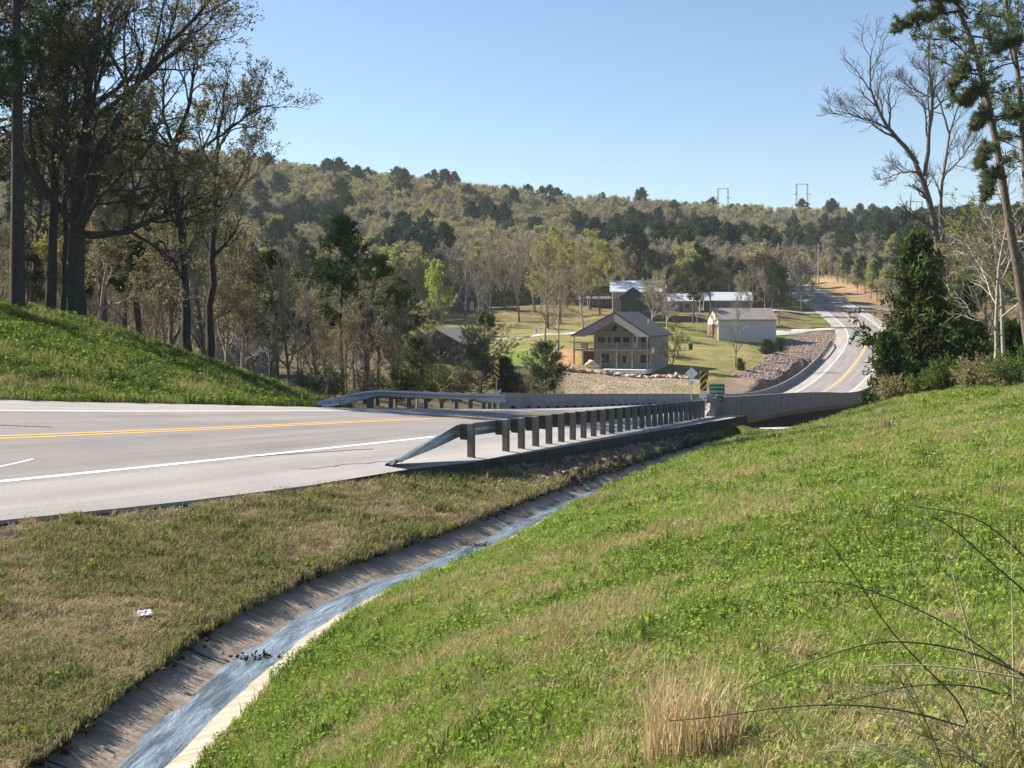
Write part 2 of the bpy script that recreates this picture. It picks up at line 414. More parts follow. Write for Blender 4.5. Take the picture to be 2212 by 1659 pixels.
# ------------------------------------------------------------------ ground sheet
_u = [0.0]
while _u[-1] < 1.25: _u.append(_u[-1] + (.0052 if _u[-1] < .42 else .012 if _u[-1] < .6 else .05))
_u = np.array([-a for a in _u[:0:-1]] + _u)
_v = np.exp(np.concatenate([np.arange(math.log(2.6), math.log(80), .0075), np.arange(math.log(80), math.log(420), .0078), np.arange(math.log(420), math.log(2600), .05)]))
UU, VV = np.meshgrid(_u, _v)
GX = (UU * VV).ravel(); GY = (VV - 8.0).ravel()
GH, GS, GO = ground_h(GX, GY, True)
nr, nc = UU.shape
_i = (np.arange(nr - 1)[:, None] * nc + np.arange(nc - 1)[None]).ravel()
GF = np.stack([_i, _i + 1, _i + nc + 1, _i + nc], 1)
def zones(X, Y, H, S, O):
    """bare surface colour of the ground (soil, thatch, lawn, stone chips)"""
    n1 = fbm(X * .25, Y * .25, 31); n2 = fbm(X * 1.3, Y * 1.3, 41); n3 = fbm(X * .05, Y * .05, 51)
    def c(*a): return np.array(a, float)
    C = np.zeros((len(X), 3)) + c(.085, .105, .028)
    px = CX + F * X / np.maximum(Y, 1); py = YH - F * H / np.maximum(Y, 1)
    def put(w, cc):
        nonlocal C
        w = np.clip(w, 0, 1)[:, None]; C = C * (1 - w) + np.asarray(cc) * w
    # right slope: green with thatch
    dry = sstep(.5, .68, n2 * .5 + n1 * .5)
    put((Y < 62) * dry * .7, c(.17, .14, .06))
    # verge: dull, half dead grass
    verge = (Y < 62) & (O > 5) & (S < S_B0 + 4)
    t, o, hd = ditch_so(np.where(Y < 90, X, 999), np.where(Y < 90, Y, 999))
    verge = verge & (o < -.5)
    put(verge * 1.0, c(.22, .18, .095)); put(verge * sstep(.42, .6, n2), c(.27, .215, .125)); put(verge * sstep(.55, .66, n1), c(.10, .105, .04))
    put(verge * (S > S_A0 + 1.5) * 1.0, c(.13, .10, .07))
    put(verge * (O < 6.9) * (S < S_A0) * sstep(.35, .55, n2), c(.07, .055, .045))
    # left bank
    lb = (O < -5.5) & (Y < 70)
    put(lb * 1.0, c(.075, .10, .022)); put(lb * sstep(.5, .7, n1), c(.10, .105, .04))
    # valley floor, leaf litter
    far = Y > 62
    put(far * 1.0, c(.11, .085, .05)); put(far * sstep(.45, .7, n1), c(.09, .085, .04))
    # lawns around the houses
    lawn = far * sstep(430, 470, px) * (1 - sstep(775, 800, px)) * sstep(172, 182, Y) * (1 - sstep(300, 315, Y)) * sstep(-60, -9.0, -ab(O)) if False else far * sstep(425, 470, px) * (1 - sstep(800, 830, px)) * sstep(168, 180, Y) * (1 - sstep(298, 312, Y)) * (O < -5)
    put(lawn, c(.20, .18, .075)); put(lawn * sstep(.42, .62, n3), c(.15, .17, .05)); put(lawn * sstep(.55, .75, n1) * .7, c(.25, .20, .11))
    put(lawn * sstep(490, 505, px) * (1 - sstep(560, 575, px)) * (1 - sstep(206, 212, Y)), c(.13, .19, .035))
    put(lawn * (Y > 262), c(.15, .115, .065)); put(lawn * (Y > 262) * sstep(.45, .6, n1), c(.20, .17, .07))
    put(lawn * sstep(.6, .5, np.hypot((px - 566) / 34, (py - 358) / 16)), c(.36, .21, .11))
    put(far * sstep(700, 715, px) * (1 - sstep(795, 800, px)) * (Y > 238) * (Y < 262) * (O < -8), c(.11, .14, .035))
    # stony bank below the house, riprap beside the far road
    put(far * sstep(556, 572, px) * (1 - sstep(700, 712, px)) * (Y > 140) * (Y < 175.5), c(.27, .215, .16)); 
    put(far * sstep(645, 670, px) * (1 - sstep(700, 715, px)) * (Y > 140) * (Y < 172) * sstep(.4, .6, n1), c(.25, .20, .09))
    rr = far * (O < -5.5) * sstep(-15.5, -13.5, O) * (S > 150) * (S < 252)
    put(rr, c(.22, .165, .135))
    rr = far * (O < -5.5) * sstep(-14, -8, O) * (S > 265) * (S < 420)
    put(rr, c(.12, .15, .04))
    # bank on the far right of the road: dead orange-brown grass
    bk = far * (O > 5.5) * sstep(20, 16, O) * (S > 285)
    put(bk, c(.27, .185, .115)); put(bk * sstep(13, 8, O + n1 * 6), c(.17, .17, .06)); put(bk * (S < 322), c(.14, .115, .075))
    put(far * (Y > 330) * (ao_(O) > 30), c(.10, .08, .05))
    return C
def ao_(O): return np.abs(O)
GC = zones(GX, GY, GH, GS, GO)
me = np_mesh('ground', np.stack([GX, GY, GH], 1), F4=GF, smooth=True, colr=GC)
m, nt, bs = new_mat('ground_soil_and_thatch')
at = N(nt, 'ShaderNodeAttribute', attribute_name='col'); tc = N(nt, 'ShaderNodeTexCoord')
nA = noise(nt, 2.6, 8, .72, tc.outputs['Object']); nB = noise(nt, .35, 5, .6, tc.outputs['Object'])
c = mixc(nt, at.outputs['Color'], ramp(nt, nA, [(.3, (.45, .45, .45)), (.7, (1.5, 1.45, 1.4))]), 1.0, 'MULTIPLY')
c = mixc(nt, c, ramp(nt, nB, [(.35, (.75, .8, .75)), (.65, (1.2, 1.15, 1.1))]), 1.0, 'MULTIPLY')
nt.links.new(c, bs.inputs['Base Color']); bs.inputs['Roughness'].default_value = .95; bs.inputs['Specular IOR Level'].default_value = .1
bump(nt, bs, nA, .8, .12)
ground = tag(obj('ground', me, m), kind='structure')

# ------------------------------------------------------------------ road
def strip(name, sA, sB, offs, dzs, mat, parent=None, step=1.0, smooth=True, fn=None):
    s = np.linspace(sA, sB, max(3, int(round((sB - sA) / step)) + 1))
    rows = [fn(s, o, dz) if fn else road_pt(s, edge_off(s) + {'E': 0, 'E2': .015, 'E3': -.2}[o] if isinstance(o, str) else o, dz) for o, dz in zip(offs, dzs)]
    offs = [5.95 if isinstance(o, str) else o for o in offs]
    V = np.stack(rows, 1); n, k = V.shape[:2]
    i = (np.arange(n - 1)[:, None] * k + np.arange(k - 1)[None]).ravel()
    uv = np.zeros((n, k, 3)); uv[..., 0] = np.asarray(offs)[None]; uv[..., 1] = s[:, None]
    me = np_mesh(name, V, F4=np.stack([i, i + 1, i + k + 1, i + k], 1), smooth=smooth, uv=uv)
    return obj(name, me, mat, parent)
m, nt, bs = new_mat('worn_asphalt')
at = N(nt, 'ShaderNodeAttribute', attribute_name='ruv'); tc = N(nt, 'ShaderNodeTexCoord')
sp = N(nt, 'ShaderNodeSeparateXYZ'); nt.links.new(at.outputs['Vector'], sp.inputs[0])
mp = N(nt, 'ShaderNodeMapping'); mp.inputs['Scale'].default_value = (1.0, .05, 1); nt.links.new(at.outputs['Vector'], mp.inputs[0])
streak = noise(nt, 1.6, 5, .6, mp.outputs[0]); fine = noise(nt, 38, 5, .7, tc.outputs['Object']); blot = noise(nt, .5, 4, .6, tc.outputs['Object'])
# traffic-polished lanes are a little darker and browner than the shoulders
ab = N(nt, 'ShaderNodeMath', operation='ABSOLUTE'); nt.links.new(sp.outputs[0], ab.inputs[0])
lane = ramp(nt, N(nt, 'ShaderNodeMath', operation='MULTIPLY').outputs[0], [(0, (1, 1, 1)), (1, (1, 1, 1))])
mr = N(nt, 'ShaderNodeMapRange'); nt.links.new(ab.outputs[0], mr.inputs[0]); mr.inputs[1].default_value = 3.45; mr.inputs[2].default_value = 4.0
c = mixc(nt, (.225, .206, .202), (.305, .284, .274), mr.outputs[0])
wp = N(nt, 'ShaderNodeMath', operation='PINGPONG'); nt.links.new(ab.outputs[0], wp.inputs[0]); wp.inputs[1].default_value = .9
c = mixc(nt, c, ramp(nt, streak, [(.32, (.80, .80, .81)), (.66, (1.12, 1.11, 1.10))]), 1, 'MULTIPLY')
c = mixc(nt, c, ramp(nt, wp.outputs[0], [(0, (1.03, 1.03, 1.03)), (1, (.94, .94, .95))]), 1, 'MULTIPLY')
c = mixc(nt, c, ramp(nt, fine, [(.3, (.66, .66, .66)), (.7, (1.28, 1.28, 1.28))]), 1, 'MULTIPLY')
c = mixc(nt, c, ramp(nt, blot, [(.3, (.9, .9, .9)), (.7, (1.08, 1.07, 1.06))]), 1, 'MULTIPLY')
nt.links.new(c, bs.inputs['Base Color']); bs.inputs['Roughness'].default_value = .88; bs.inputs['Specular IOR Level'].default_value = .25
bump(nt, bs, fine, .35, .006)
M['asphalt'] = m
M['concrete'] = mottled('weathered_concrete', (.30, .285, .255), (.43, .41, .375), 1.6, .9, bscale=24, bstr=.35, bdist=.01)
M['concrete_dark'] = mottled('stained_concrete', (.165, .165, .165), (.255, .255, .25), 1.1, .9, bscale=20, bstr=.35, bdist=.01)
def paint(name, c1, c2):
    m, nt, bs = new_mat(name)
    tc = N(nt, 'ShaderNodeTexCoord')
    n = noise(nt, 14, 6, .75, tc.outputs['Object'])
    nt.links.new(ramp(nt, n, [(.33, c2), (.46, c1)]), bs.inputs['Base Color']); bs.inputs['Roughness'].default_value = .7
    return m
M['white_paint'] = paint('worn_white_paint', (.78, .77, .74), (.52, .50, .48))
M['yellow_paint'] = paint('worn_yellow_paint', (.70, .40, .07), (.52, .36, .16))

road = strip('road', -60, 470, [-5.95, -5.95, -3.6, -1.8, 0, 1.8, 3.6, 'E', 'E'], [-1.0, 0, 0, 0, 0, 0, 0, 0, -.75], M['asphalt'], smooth=False)
tag(road, kind='structure')
M['edge_dark'] = mottled('grimy_shaded_pavement_edge', (.035, .035, .037), (.075, .073, .072), 4, .95, bscale=20, bstr=.5, bdist=.01)  # shade of the apron face painted in as near-black, grime included
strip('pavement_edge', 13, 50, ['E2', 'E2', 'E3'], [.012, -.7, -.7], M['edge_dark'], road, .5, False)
for o in (-3.6, 3.6):
    strip('edge_line', -60, 470, [o - .07, o + .07], [.006, .006], M['white_paint'], road)
for o in (-.13, .13):
    strip('centre_line', -60, 470, [o - .055, o + .055], [.006, .006], M['yellow_paint'], road)
# tar-sealed cracks and an old scrape on the pavement
def drawn(name, pts, w, mat, dz=.007, parent=None):
    V = []
    for i, (a, b) in enumerate(pts):
        V += [tuple(road_pt(a, b - w / 2, dz)), tuple(road_pt(a, b + w / 2, dz))]
    n = len(pts); i = np.arange(n - 1) * 2
    return obj(name, np_mesh(name, V, F4=np.stack([i, i + 1, i + 3, i + 2], 1)), mat, parent)
M['tar'] = mottled('tar', (.05, .05, .05), (.11, .105, .10), 6, .7)
def so_px(px, py):
    """station, offset of the road point seen at a pixel (near part of the road)"""
    best = None
    for o in np.arange(-6, 8, .2):
        p = road_pt(SS, o); u = CX + F * p[:, 0] / np.maximum(p[:, 1], 3); v = YH - F * p[:, 2] / np.maximum(p[:, 1], 3)
        d = np.where((p[:, 1] > 8) & (p[:, 1] < 80), (u - px) ** 2 + (v - py) ** 2, 1e9); j = d.argmin()
        if best is None or d[j] < best[0]: best = (d[j], SS[j], o)
    return best[1], best[2]
def crack(a, b, w, n=14, jit=.04):
    A = np.array(so_px(*a)); B = np.array(so_px(*b))
    pts = [(A + (B - A) * t) + np.array([0, random.uniform(-jit, jit)]) for t in np.linspace(0, 1, n)]
    drawn('sealed_crack', pts, w, M['tar'], parent=road)
crack((242, 461), (372, 447), .05); crack((0, 423), (48, 428), .10); crack((300, 470), (400, 459), .03, jit=.1)
A = so_px(0, 461); B = so_px(30, 465)
drawn('old_lane_mark', [A, B], .06, M['white_paint'], parent=road)

# ------------------------------------------------------------------ concrete ditch and its water
m, nt, bs = new_mat('ditch_concrete')
at = N(nt, 'ShaderNodeAttribute', attribute_name='ruv'); sp = N(nt, 'ShaderNodeSeparateXYZ'); nt.links.new(at.outputs['Vector'], sp.inputs[0])
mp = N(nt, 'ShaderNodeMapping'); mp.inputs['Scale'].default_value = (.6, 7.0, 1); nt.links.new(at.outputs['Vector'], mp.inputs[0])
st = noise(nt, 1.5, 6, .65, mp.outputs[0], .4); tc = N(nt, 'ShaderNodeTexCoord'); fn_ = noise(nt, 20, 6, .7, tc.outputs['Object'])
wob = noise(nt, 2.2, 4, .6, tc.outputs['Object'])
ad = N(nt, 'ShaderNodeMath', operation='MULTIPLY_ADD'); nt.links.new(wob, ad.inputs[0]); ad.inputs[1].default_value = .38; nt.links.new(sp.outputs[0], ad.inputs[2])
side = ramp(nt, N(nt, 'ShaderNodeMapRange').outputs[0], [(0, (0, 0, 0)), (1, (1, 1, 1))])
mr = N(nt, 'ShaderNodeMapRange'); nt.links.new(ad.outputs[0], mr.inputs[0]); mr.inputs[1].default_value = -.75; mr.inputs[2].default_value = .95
base = ramp(nt, mr.outputs[0], [(0, (.06, .048, .038)), (.12, (.15, .12, .09)), (.30, (.34, .28, .215)), (.42, (.16, .13, .10)), (.60, (.13, .115, .095)), (.70, (.32, .275, .215)), (1, (.40, .35, .275))])  # dark left stops: stains plus the soil overhang's shade put into the colour
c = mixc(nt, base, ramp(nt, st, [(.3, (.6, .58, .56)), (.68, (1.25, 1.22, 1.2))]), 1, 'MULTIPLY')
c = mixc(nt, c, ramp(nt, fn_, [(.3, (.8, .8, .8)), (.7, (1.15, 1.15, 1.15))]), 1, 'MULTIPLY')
nt.links.new(c, bs.inputs['Base Color']); bs.inputs['Roughness'].default_value = .8
bump(nt, bs, st, .5, .02)
M['ditch'] = m
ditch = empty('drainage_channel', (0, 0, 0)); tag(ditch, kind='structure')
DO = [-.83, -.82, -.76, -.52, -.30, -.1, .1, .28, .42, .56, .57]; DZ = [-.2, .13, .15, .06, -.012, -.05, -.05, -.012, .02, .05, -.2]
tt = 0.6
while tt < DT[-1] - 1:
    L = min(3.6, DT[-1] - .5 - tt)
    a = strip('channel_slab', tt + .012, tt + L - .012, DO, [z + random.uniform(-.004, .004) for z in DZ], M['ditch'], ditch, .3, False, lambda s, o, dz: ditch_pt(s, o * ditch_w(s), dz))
    tt += L
m, nt, bs = new_mat('shallow_water')
bs.inputs['Base Color'].default_value = (.10, .115, .12, 1); bs.inputs['Roughness'].default_value = .09
bs.inputs['IOR'].default_value = 1.33; bs.inputs['Specular IOR Level'].default_value = 1.0
tc = N(nt, 'ShaderNodeTexCoord'); at = N(nt, 'ShaderNodeAttribute', attribute_name='ruv')
mp = N(nt, 'ShaderNodeMapping'); mp.inputs['Scale'].default_value = (3.0, .7, 1); nt.links.new(at.outputs['Vector'], mp.inputs[0])
nw = noise(nt, 4.0, 5, .6, mp.outputs[0], .8)
bump(nt, bs, nw, .9, .05)
rw = ramp(nt, noise(nt, 1.3, 4, .6, mp.outputs[0], 1.0), [(.38, (.07, .095, .12)), (.68, (.26, .33, .40))]); nt.links.new(rw, bs.inputs['Base Color'])
M['water'] = m
ts = np.arange(.3, DT[-1] - .8, .2)
wl = -.17 - .12 * vnoise(ts * .9, ts * 0, 3) - .06 * vnoise(ts * 4, ts * 0, 5); wr = .17 + .09 * vnoise(ts * 1.1, ts * 0 + 4, 7) + .05 * vnoise(ts * 4, ts * 0, 9)
narrow = 1 - .25 * sstep(30, 50, ts)
rows = []
for q in (0, .25, .5, .75, 1):
    rows.append(np.array([ditch_pt(t, (-.36 + .70 * q) * ditch_w(t), -.024 - .22 * (a + .26) * (1 - q) + .22 * (b - .24) * q) for t, a, b, w_ in zip(ts, wl, wr, narrow)]))
V = np.stack(rows, 1); n, k = V.shape[:2]; i = (np.arange(n - 1)[:, None] * k + np.arange(k - 1)[None]).ravel()
uv = np.zeros((n, k, 3)); uv[..., 0] = np.linspace(-.4, .4, k)[None]; uv[..., 1] = ts[:, None]
tag(obj('water', np_mesh('water', V, F4=np.stack([i, i + 1, i + k + 1, i + k], 1), smooth=True, uv=uv), M['water']), kind='structure')

# ------------------------------------------------------------------ guardrails
M['galv'] = mottled('dull_galvanised_steel', (.26, .28, .30), (.42, .44, .46), 5, .42, .75, bscale=40, bstr=.1, bdist=.004)
M['post'] = mottled('weathered_grey_post', (.10, .095, .09), (.18, .17, .16), 7, .85, bscale=30, bstr=.3, bdist=.006)
M['block'] = mottled('dark_blockout', (.03, .03, .032), (.06, .058, .055), 7, .8)
WP = [(.0, .155), (.035, .135), (.075, .10), (.08, .075), (.02, .03), (.0, .0), (.02, -.03), (.08, -.075), (.075, -.10), (.035, -.135), (.0, -.155)]   # W section: out, up
def w_beam(name, frames, mat, parent, hscale=None):
    """sweep the W section along frames (point, out, up)"""
    rows = []
    for j, (p, out, up) in enumerate(frames):
        hs = 1 if hscale is None else hscale[j]
        rows.append([np.array(p) + np.array(out) * a + np.array(up) * b * hs for a, b in WP] + [np.array(p) + np.array(out) * (a - .012) + np.array(up) * b * hs for a, b in WP[::-1]])
    V = np.array(rows); n, k = V.shape[:2]
    i = (np.arange(n - 1)[:, None] * k + np.arange(k)[None]); j = np.arange(n - 1)[:, None] * k + (np.arange(k)[None] + 1) % k
    F4 = np.stack([i.ravel(), j.ravel(), (j + k).ravel(), (i + k).ravel()], 1)
    return obj(name, np_mesh(name, V, F4=F4), mat, parent)
def rail_dirs(s, side):
    t = float(np.interp(s, SS, RTs))
    return np.array([math.cos(t), -math.sin(t), 0]) * -side, np.array([math.sin(t), math.cos(t), 0])    # towards the traffic, along
def post_piece(parent, base, rz, h=.80, w=.15, dpt=.16, blk_dir=1.0):
    """one post of its own with its blockout"""
    b = MB().box(-w / 2, w / 2, -dpt / 2, dpt / 2, -.25, h)
    p = b.build('post', M['post'], parent, bevel=.012)
    p.location = base; p.rotation_euler = (0, 0, rz)
    k = MB().box(-.075, .075, dpt / 2 + .003, dpt / 2 + .19, h - .40, h - .02).build('blockout', M['block'], p, bevel=.006)
    return p
def guardrail(label, side, off, s0, s1, sterm, thrie, posts, rail_h=.61):
    root = empty('guardrail', tuple(road_pt(s0, off)))
    inv = -np.array(root.location)
    tag(root, label, 'guardrail', 'highway guardrails')
    fr = []; hs = []
    for s in np.arange(sterm, s0, .25):               # turned-down end: sinks to the ground and twists flat
        q = (s - sterm) / (s0 - sterm); e = q ** .92
        o, al = rail_dirs(s, side); p = road_pt(s, off - side * (1 - q) * -.0) + np.array([0, 0, .04 + (rail_h - .04) * e])
        tw = R(72) * (1 - q) ** .9
        up = np.array([0, 0, 1.]); out = o * math.cos(tw) + up * math.sin(tw); upp = up * math.cos(tw) - o * math.sin(tw)
        fr.append((p + inv, out, upp)); hs.append(1 + .55 * (1 - q))
    w_beam('end_terminal', fr + [(road_pt(s0, off) + np.array([0, 0, rail_h]) + inv, rail_dirs(s0, side)[0], np.array([0, 0, 1.]))], M['galv'], root, hs + [1])
    s = s0
    while s < s1 - .1:                                # beam panels lapped end to end
        e = min(s + 3.81, s1); ss = np.linspace(s - .02, e + .02, 6)
        last = thrie and e > s1 - 2.2
        if thrie and not last and e > s1 - 2.2 - .1: e = s1 - 2.2
        w_beam('beam', [(road_pt(x, off) + np.array([0, 0, rail_h - (.06 if last else 0)]) + inv, rail_dirs(x, side)[0], np.array([0, 0, 1.])) for x in ss], M['galv'], root,
               [1.0 + (.65 * min(1, (x - s) / .8) if last else 0) for x in ss])
        s = e
    for x in posts:
        o, al = rail_dirs(x, side)
        b = road_pt(x, off) - o * .28
        rz = math.atan2(o[1], o[0]) - math.pi / 2
        post_piece(root, tuple(b + inv), rz)
    return root
s_first = s_at_px(462.5, 6.3); s_term = s_at_px(389, 6.0)
ps = [s_first] + [s_first + 1.905 + .9525 * i for i in range(26)]
s_end = S_B0 + .3
ps = [p for p in ps if p < s_end - .9]
print('first post', s_first, 'term', s_term, 'n', len(ps), s_end)
guardrail('near steel guardrail seen from behind, posts above the concrete ditch', 1, 6.05, s_first - .15, s_end, s_term, True, ps)
f0 = s_at_px(372, -6.0); ft = s_at_px(318, -6.0); f1 = s_at_px(506, -6.0)
guardrail('steel guardrail on the far side of the road beside the left grass bank', -1, -6.05, f0, f1, ft, True, list(np.arange(f0 + .2, f1 - 2.2, 1.905)) + [f1 - 1.6, f1 - .8])
FR0 = s_at_px(836, -6.0, 400, 150)
print('far rail', f0, ft, f1, FR0)
# rail beyond the bridge ends on the left of the curve
rt = empty('guardrail', tuple(road_pt(S_B1, -6.05))); tag(rt, 'short pale guardrail past the far end of the bridge on the curve', 'guardrail', 'highway guardrails')
inv = -np.array(rt.location)
for s in np.arange(S_B1, S_B1 + 22, 3.81):
    w_beam('beam', [(road_pt(x, -6.05) + np.array([0, 0, .61 if x < S_B1 + 20 else .3]) + inv, rail_dirs(x, -1)[0], np.array([0, 0, 1.])) for x in np.linspace(s, s + 3.83, 5)], M['galv'], rt)
    for x in (s + .4, s + 2.3):
        o, al = rail_dirs(x, -1); post_piece(rt, tuple(road_pt(x, -6.05) - o * .28 + inv), math.atan2(o[1], o[0]) - math.pi / 2)

# ------------------------------------------------------------------ bridge
br = empty('road_bridge', tuple(road_pt(S_B0, 0)))
tag(br, 'long curved concrete road bridge with solid parapets on both sides', 'bridge')
inv = -np.array(br.location)
def sweep(name, prof, s0, s1, mat, parent, side=1, step=1.5, base=6.0, follow=False):
    ss = np.linspace(s0, s1, max(3, int((s1 - s0) / step) + 1))
    rows = np.stack([road_pt(ss, side * (base + a)) * np.array([1, 1, 0]) + np.stack([0 * ss, 0 * ss, road_pt(ss, side * (base + a if follow else base))[:, 2] + b], -1) for a, b in prof], 1) + inv
    n, k = rows.shape[:2]
    i = (np.arange(n - 1)[:, None] * k + np.arange(k)[None]); j = np.arange(n - 1)[:, None] * k + (np.arange(k)[None] + 1) % k
    F4 = np.stack([i.ravel(), j.ravel(), (j + k).ravel(), (i + k).ravel()], 1)
    me = np_mesh(name, rows, F4=F4)
    import bmesh
    bm = bmesh.new(); bm.from_mesh(me)
    for kk in (range(k), range((n - 1) * k, n * k)):
        bm.verts.ensure_lookup_table()
        try: bm.faces.new([bm.verts[q] for q in kk])
        except ValueError: pass
    bmesh.ops.recalc_face_normals(bm, faces=bm.faces); bm.to_mesh(me); bm.free()
    return obj(name, me, mat, parent)
PP = [(.0, .0), (.02, .08), (.20, .33), (.25, .86), (.27, .88), (.43, .88), (.45, .86), (.45, -.05)]     # sloped traffic face, flat back
M['dark'] = mottled('dark_void', (.012, .012, .013), (.02, .02, .02), 5, .95)
for side, sA in ((-1, f1 + .15), (1, S_B0 + .2)):
    s = sA
    first = True
    while s < S_B1 - .5:
        L = 2.7 if first else 7.4
        e = min(s + L, S_B1)
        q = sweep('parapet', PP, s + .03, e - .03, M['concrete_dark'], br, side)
        if side == -1 and s < 110:
            for x in np.arange(s + 1.0, e - .6, 1.85):
                o, al = rail_dirs(x, side)
                b = MB().box(-.22, .22, -.05, .03, .03, .13).build('drain_slot', M['dark'], q)
                b.location = tuple(road_pt(x, side * 5.985) + inv); b.rotation_euler = (0, 0, math.atan2(al[1], al[0]))
        s = e; first = False
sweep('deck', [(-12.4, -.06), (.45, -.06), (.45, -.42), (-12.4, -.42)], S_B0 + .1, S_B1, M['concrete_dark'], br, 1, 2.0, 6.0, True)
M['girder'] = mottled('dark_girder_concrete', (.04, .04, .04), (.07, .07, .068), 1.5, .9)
for o in (5.6, 2.8, 0, -2.8, -5.6):
    s = S_B0 + 1.0
    while s < S_B1 - 5:
        e = min(s + 18, S_B1)
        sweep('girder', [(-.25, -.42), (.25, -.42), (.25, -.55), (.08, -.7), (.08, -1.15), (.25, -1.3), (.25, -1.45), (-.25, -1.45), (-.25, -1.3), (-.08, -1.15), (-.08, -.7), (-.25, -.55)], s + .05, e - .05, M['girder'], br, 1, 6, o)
        s = e
for s in np.arange(S_B0 + 19, S_B1 - 5, 18):
    p = road_pt(s, 0); t = float(np.interp(s, SS, RTs)); gb = min(gz(p[0], p[1]), p[2] - 3)
    b = MB().box(-6.4, 6.4, -.5, .5, p[2] - 2.5, p[2] - 1.9)
    b.build('pier_cap', M['concrete_dark'], br, .05)
    bpy.context.view_layer.update()
    c_ = br.children[-1] if False else bpy.data.objects[[o.name for o in col.objects if o.name.startswith('pier_cap')][-1]]
    c_.location = tuple(np.array([p[0], p[1], 0]) + inv); c_.rotation_euler = (0, 0, -t)
    for o in (-4.5, 0, 4.5):
        q = road_pt(s, o)
        b = MB().tube([(0, 0, gb - 2), (0, 0, p[2] - 2.45)], .42, 12).build('pier_column', M['concrete_dark'], br)
        b.location = tuple(np.array([q[0], q[1], 0]) + inv)
# abutment shelf on the near right, with its pale cap stones
b = MB().box(-.6, 5.2, -.45, .45, -2.5, -.02).build('abutment', M['concrete'], br, .04)
p = road_pt(S_B0 + 1.0, 7.4); b.location = tuple(p + np.array([0, 0, -.55]) + inv); b.rotation_euler = (0, 0, R(12))

# ------------------------------------------------------------------ signs at the bridge end
M['signpost'] = mottled('galvanised_post', (.40, .41, .40), (.55, .56, .55), 6, .5, .4)
M['sign_yellow'] = mottled('sign_yellow', (.62, .42, .05), (.70, .48, .07), 3, .5)
M['sign_black'] = mottled('sign_black', (.015, .013, .012), (.025, .022, .02), 3, .5)
M['sign_green'] = mottled('sign_green', (.010, .10, .075), (.014, .125, .09), 3, .45)
M['sign_white'] = mottled('sign_white', (.72, .74, .74), (.80, .80, .79), 3, .5)
M['sign_back'] = mottled('bare_aluminium', (.58, .62, .68), (.68, .72, .78), 2, .35, .55)
def hazard(name, label, base, top_z, w=.30, h=.92, rz=0, flip=1, plate=None):
    root = empty(name, base, rz); tag(root, label, 'road sign', 'striped bridge end markers')
    z1 = top_z - base[2]; z0 = z1 - h
    MB().box(-.035, .035, .012, .06, -.3, z1 - .02).build('post', M['signpost'], root)
    pnl = MB().box(-w / 2, w / 2, -.008, .008, z0, z1).build('panel', M['sign_yellow'], root)
    st = .29
    for k in range(-1, 4):
        # one slanting black stripe, clipped to the panel
        zc = z0 + .04 + k * st
        poly = [(-w / 2, zc), (w / 2, zc + w * flip), (w / 2, zc + w * flip + .135), (-w / 2, zc + .135)]
        if flip < 0: poly = [(-w / 2, zc + w), (w / 2, zc), (w / 2, zc + .135), (-w / 2, zc + w + .135)]
        out = []
        def clip(P, lim, sgn):
            res = []
            for i in range(len(P)):
                a, b2 = P[i], P[(i + 1) % len(P)]
                ia = (a[1] - lim) * sgn <= 0; ib = (b2[1] - lim) * sgn <= 0
                if ia: res.append(a)
                if ia != ib:
                    t = (lim - a[1]) / (b2[1] - a[1]); res.append((a[0] + (b2[0] - a[0]) * t, lim))
            return res
        poly = clip(clip(poly, z1 - .01, 1), z0 + .01, -1) if len(poly) else []
        if len(poly) >= 3:
            MB().prism(poly, -.0125, -.0085, 'y').build('stripe', M['sign_black'], pnl)
    if plate:
        MB().box(-w / 2 - .01, w / 2 + .01, -.01, .006, z0 - .31, z0 - .02).build('number_plate', M['sign_white'], root)
    return root
Ys = 55.0
p = P3(703.3, 371, Ys); b = road_pt(S_B0 - .8, 6.75)
bz = gz(p[0], p[1]) if gz(p[0], p[1]) > -6.5 else -5.9
hazard('object_marker', 'yellow and black striped marker with white plate beside the green sign', (p[0], p[1], bz), p[2], plate=True)
p = P3(496.5, 363, 67.0)
hazard('object_marker', 'yellow and black striped marker behind the far guardrail by young pines', (p[0], p[1], gz(p[0], p[1])), p[2], flip=-1)
# green creek-name sign: two lines of text that cannot be read at this distance
p = P3(717, 384, 57.0)
bz = -5.95
root = empty('green_sign', (p[0], p[1], bz), R(4)); tag(root, 'small green name sign with pale border on a thin post', 'road sign')
z1 = p[2] - bz
MB().box(-.03, .03, .012, .05, -.6, z1 - .03).build('post', M['signpost'], root)
pn = MB().box(-.37, .37, -.008, .008, z1 - .50, z1).build('panel', M['sign_green'], root)
M['letter'] = mottled('sign_letters', (.42, .58, .55), (.5, .66, .62), 3, .5)
for x0, x1, y0, y1 in ((-.36, .36, .485, .495), (-.36, .36, .005, .015), (-.36, -.35, .0, .5), (.35, .36, .0, .5)):
    MB().box(x0, x1, -.0125, -.0085, z1 - y1, z1 - y0).build('border', M['sign_white'], pn)
for row, (zt, n_) in enumerate(((z1 - .10, 9), (z1 - .30, 10))):
    for k in range(n_):
        x = -.30 + k * .60 / (n_ - .4)
        MB().box(x, x + .038, -.0125, -.0085, zt - .11, zt).build('letter', M['letter'], pn)
p2 = MB().box(-.30, .30, -.008, .008, z1 - .88, z1 - .58).build('plate', M['sign_green'], root)
for k in range(7):
    x = -.24 + k * .075
    MB().box(x, x + .035, -.0125, -.0085, z1 - .78, z1 - .68).build('letter', M['letter'], p2)
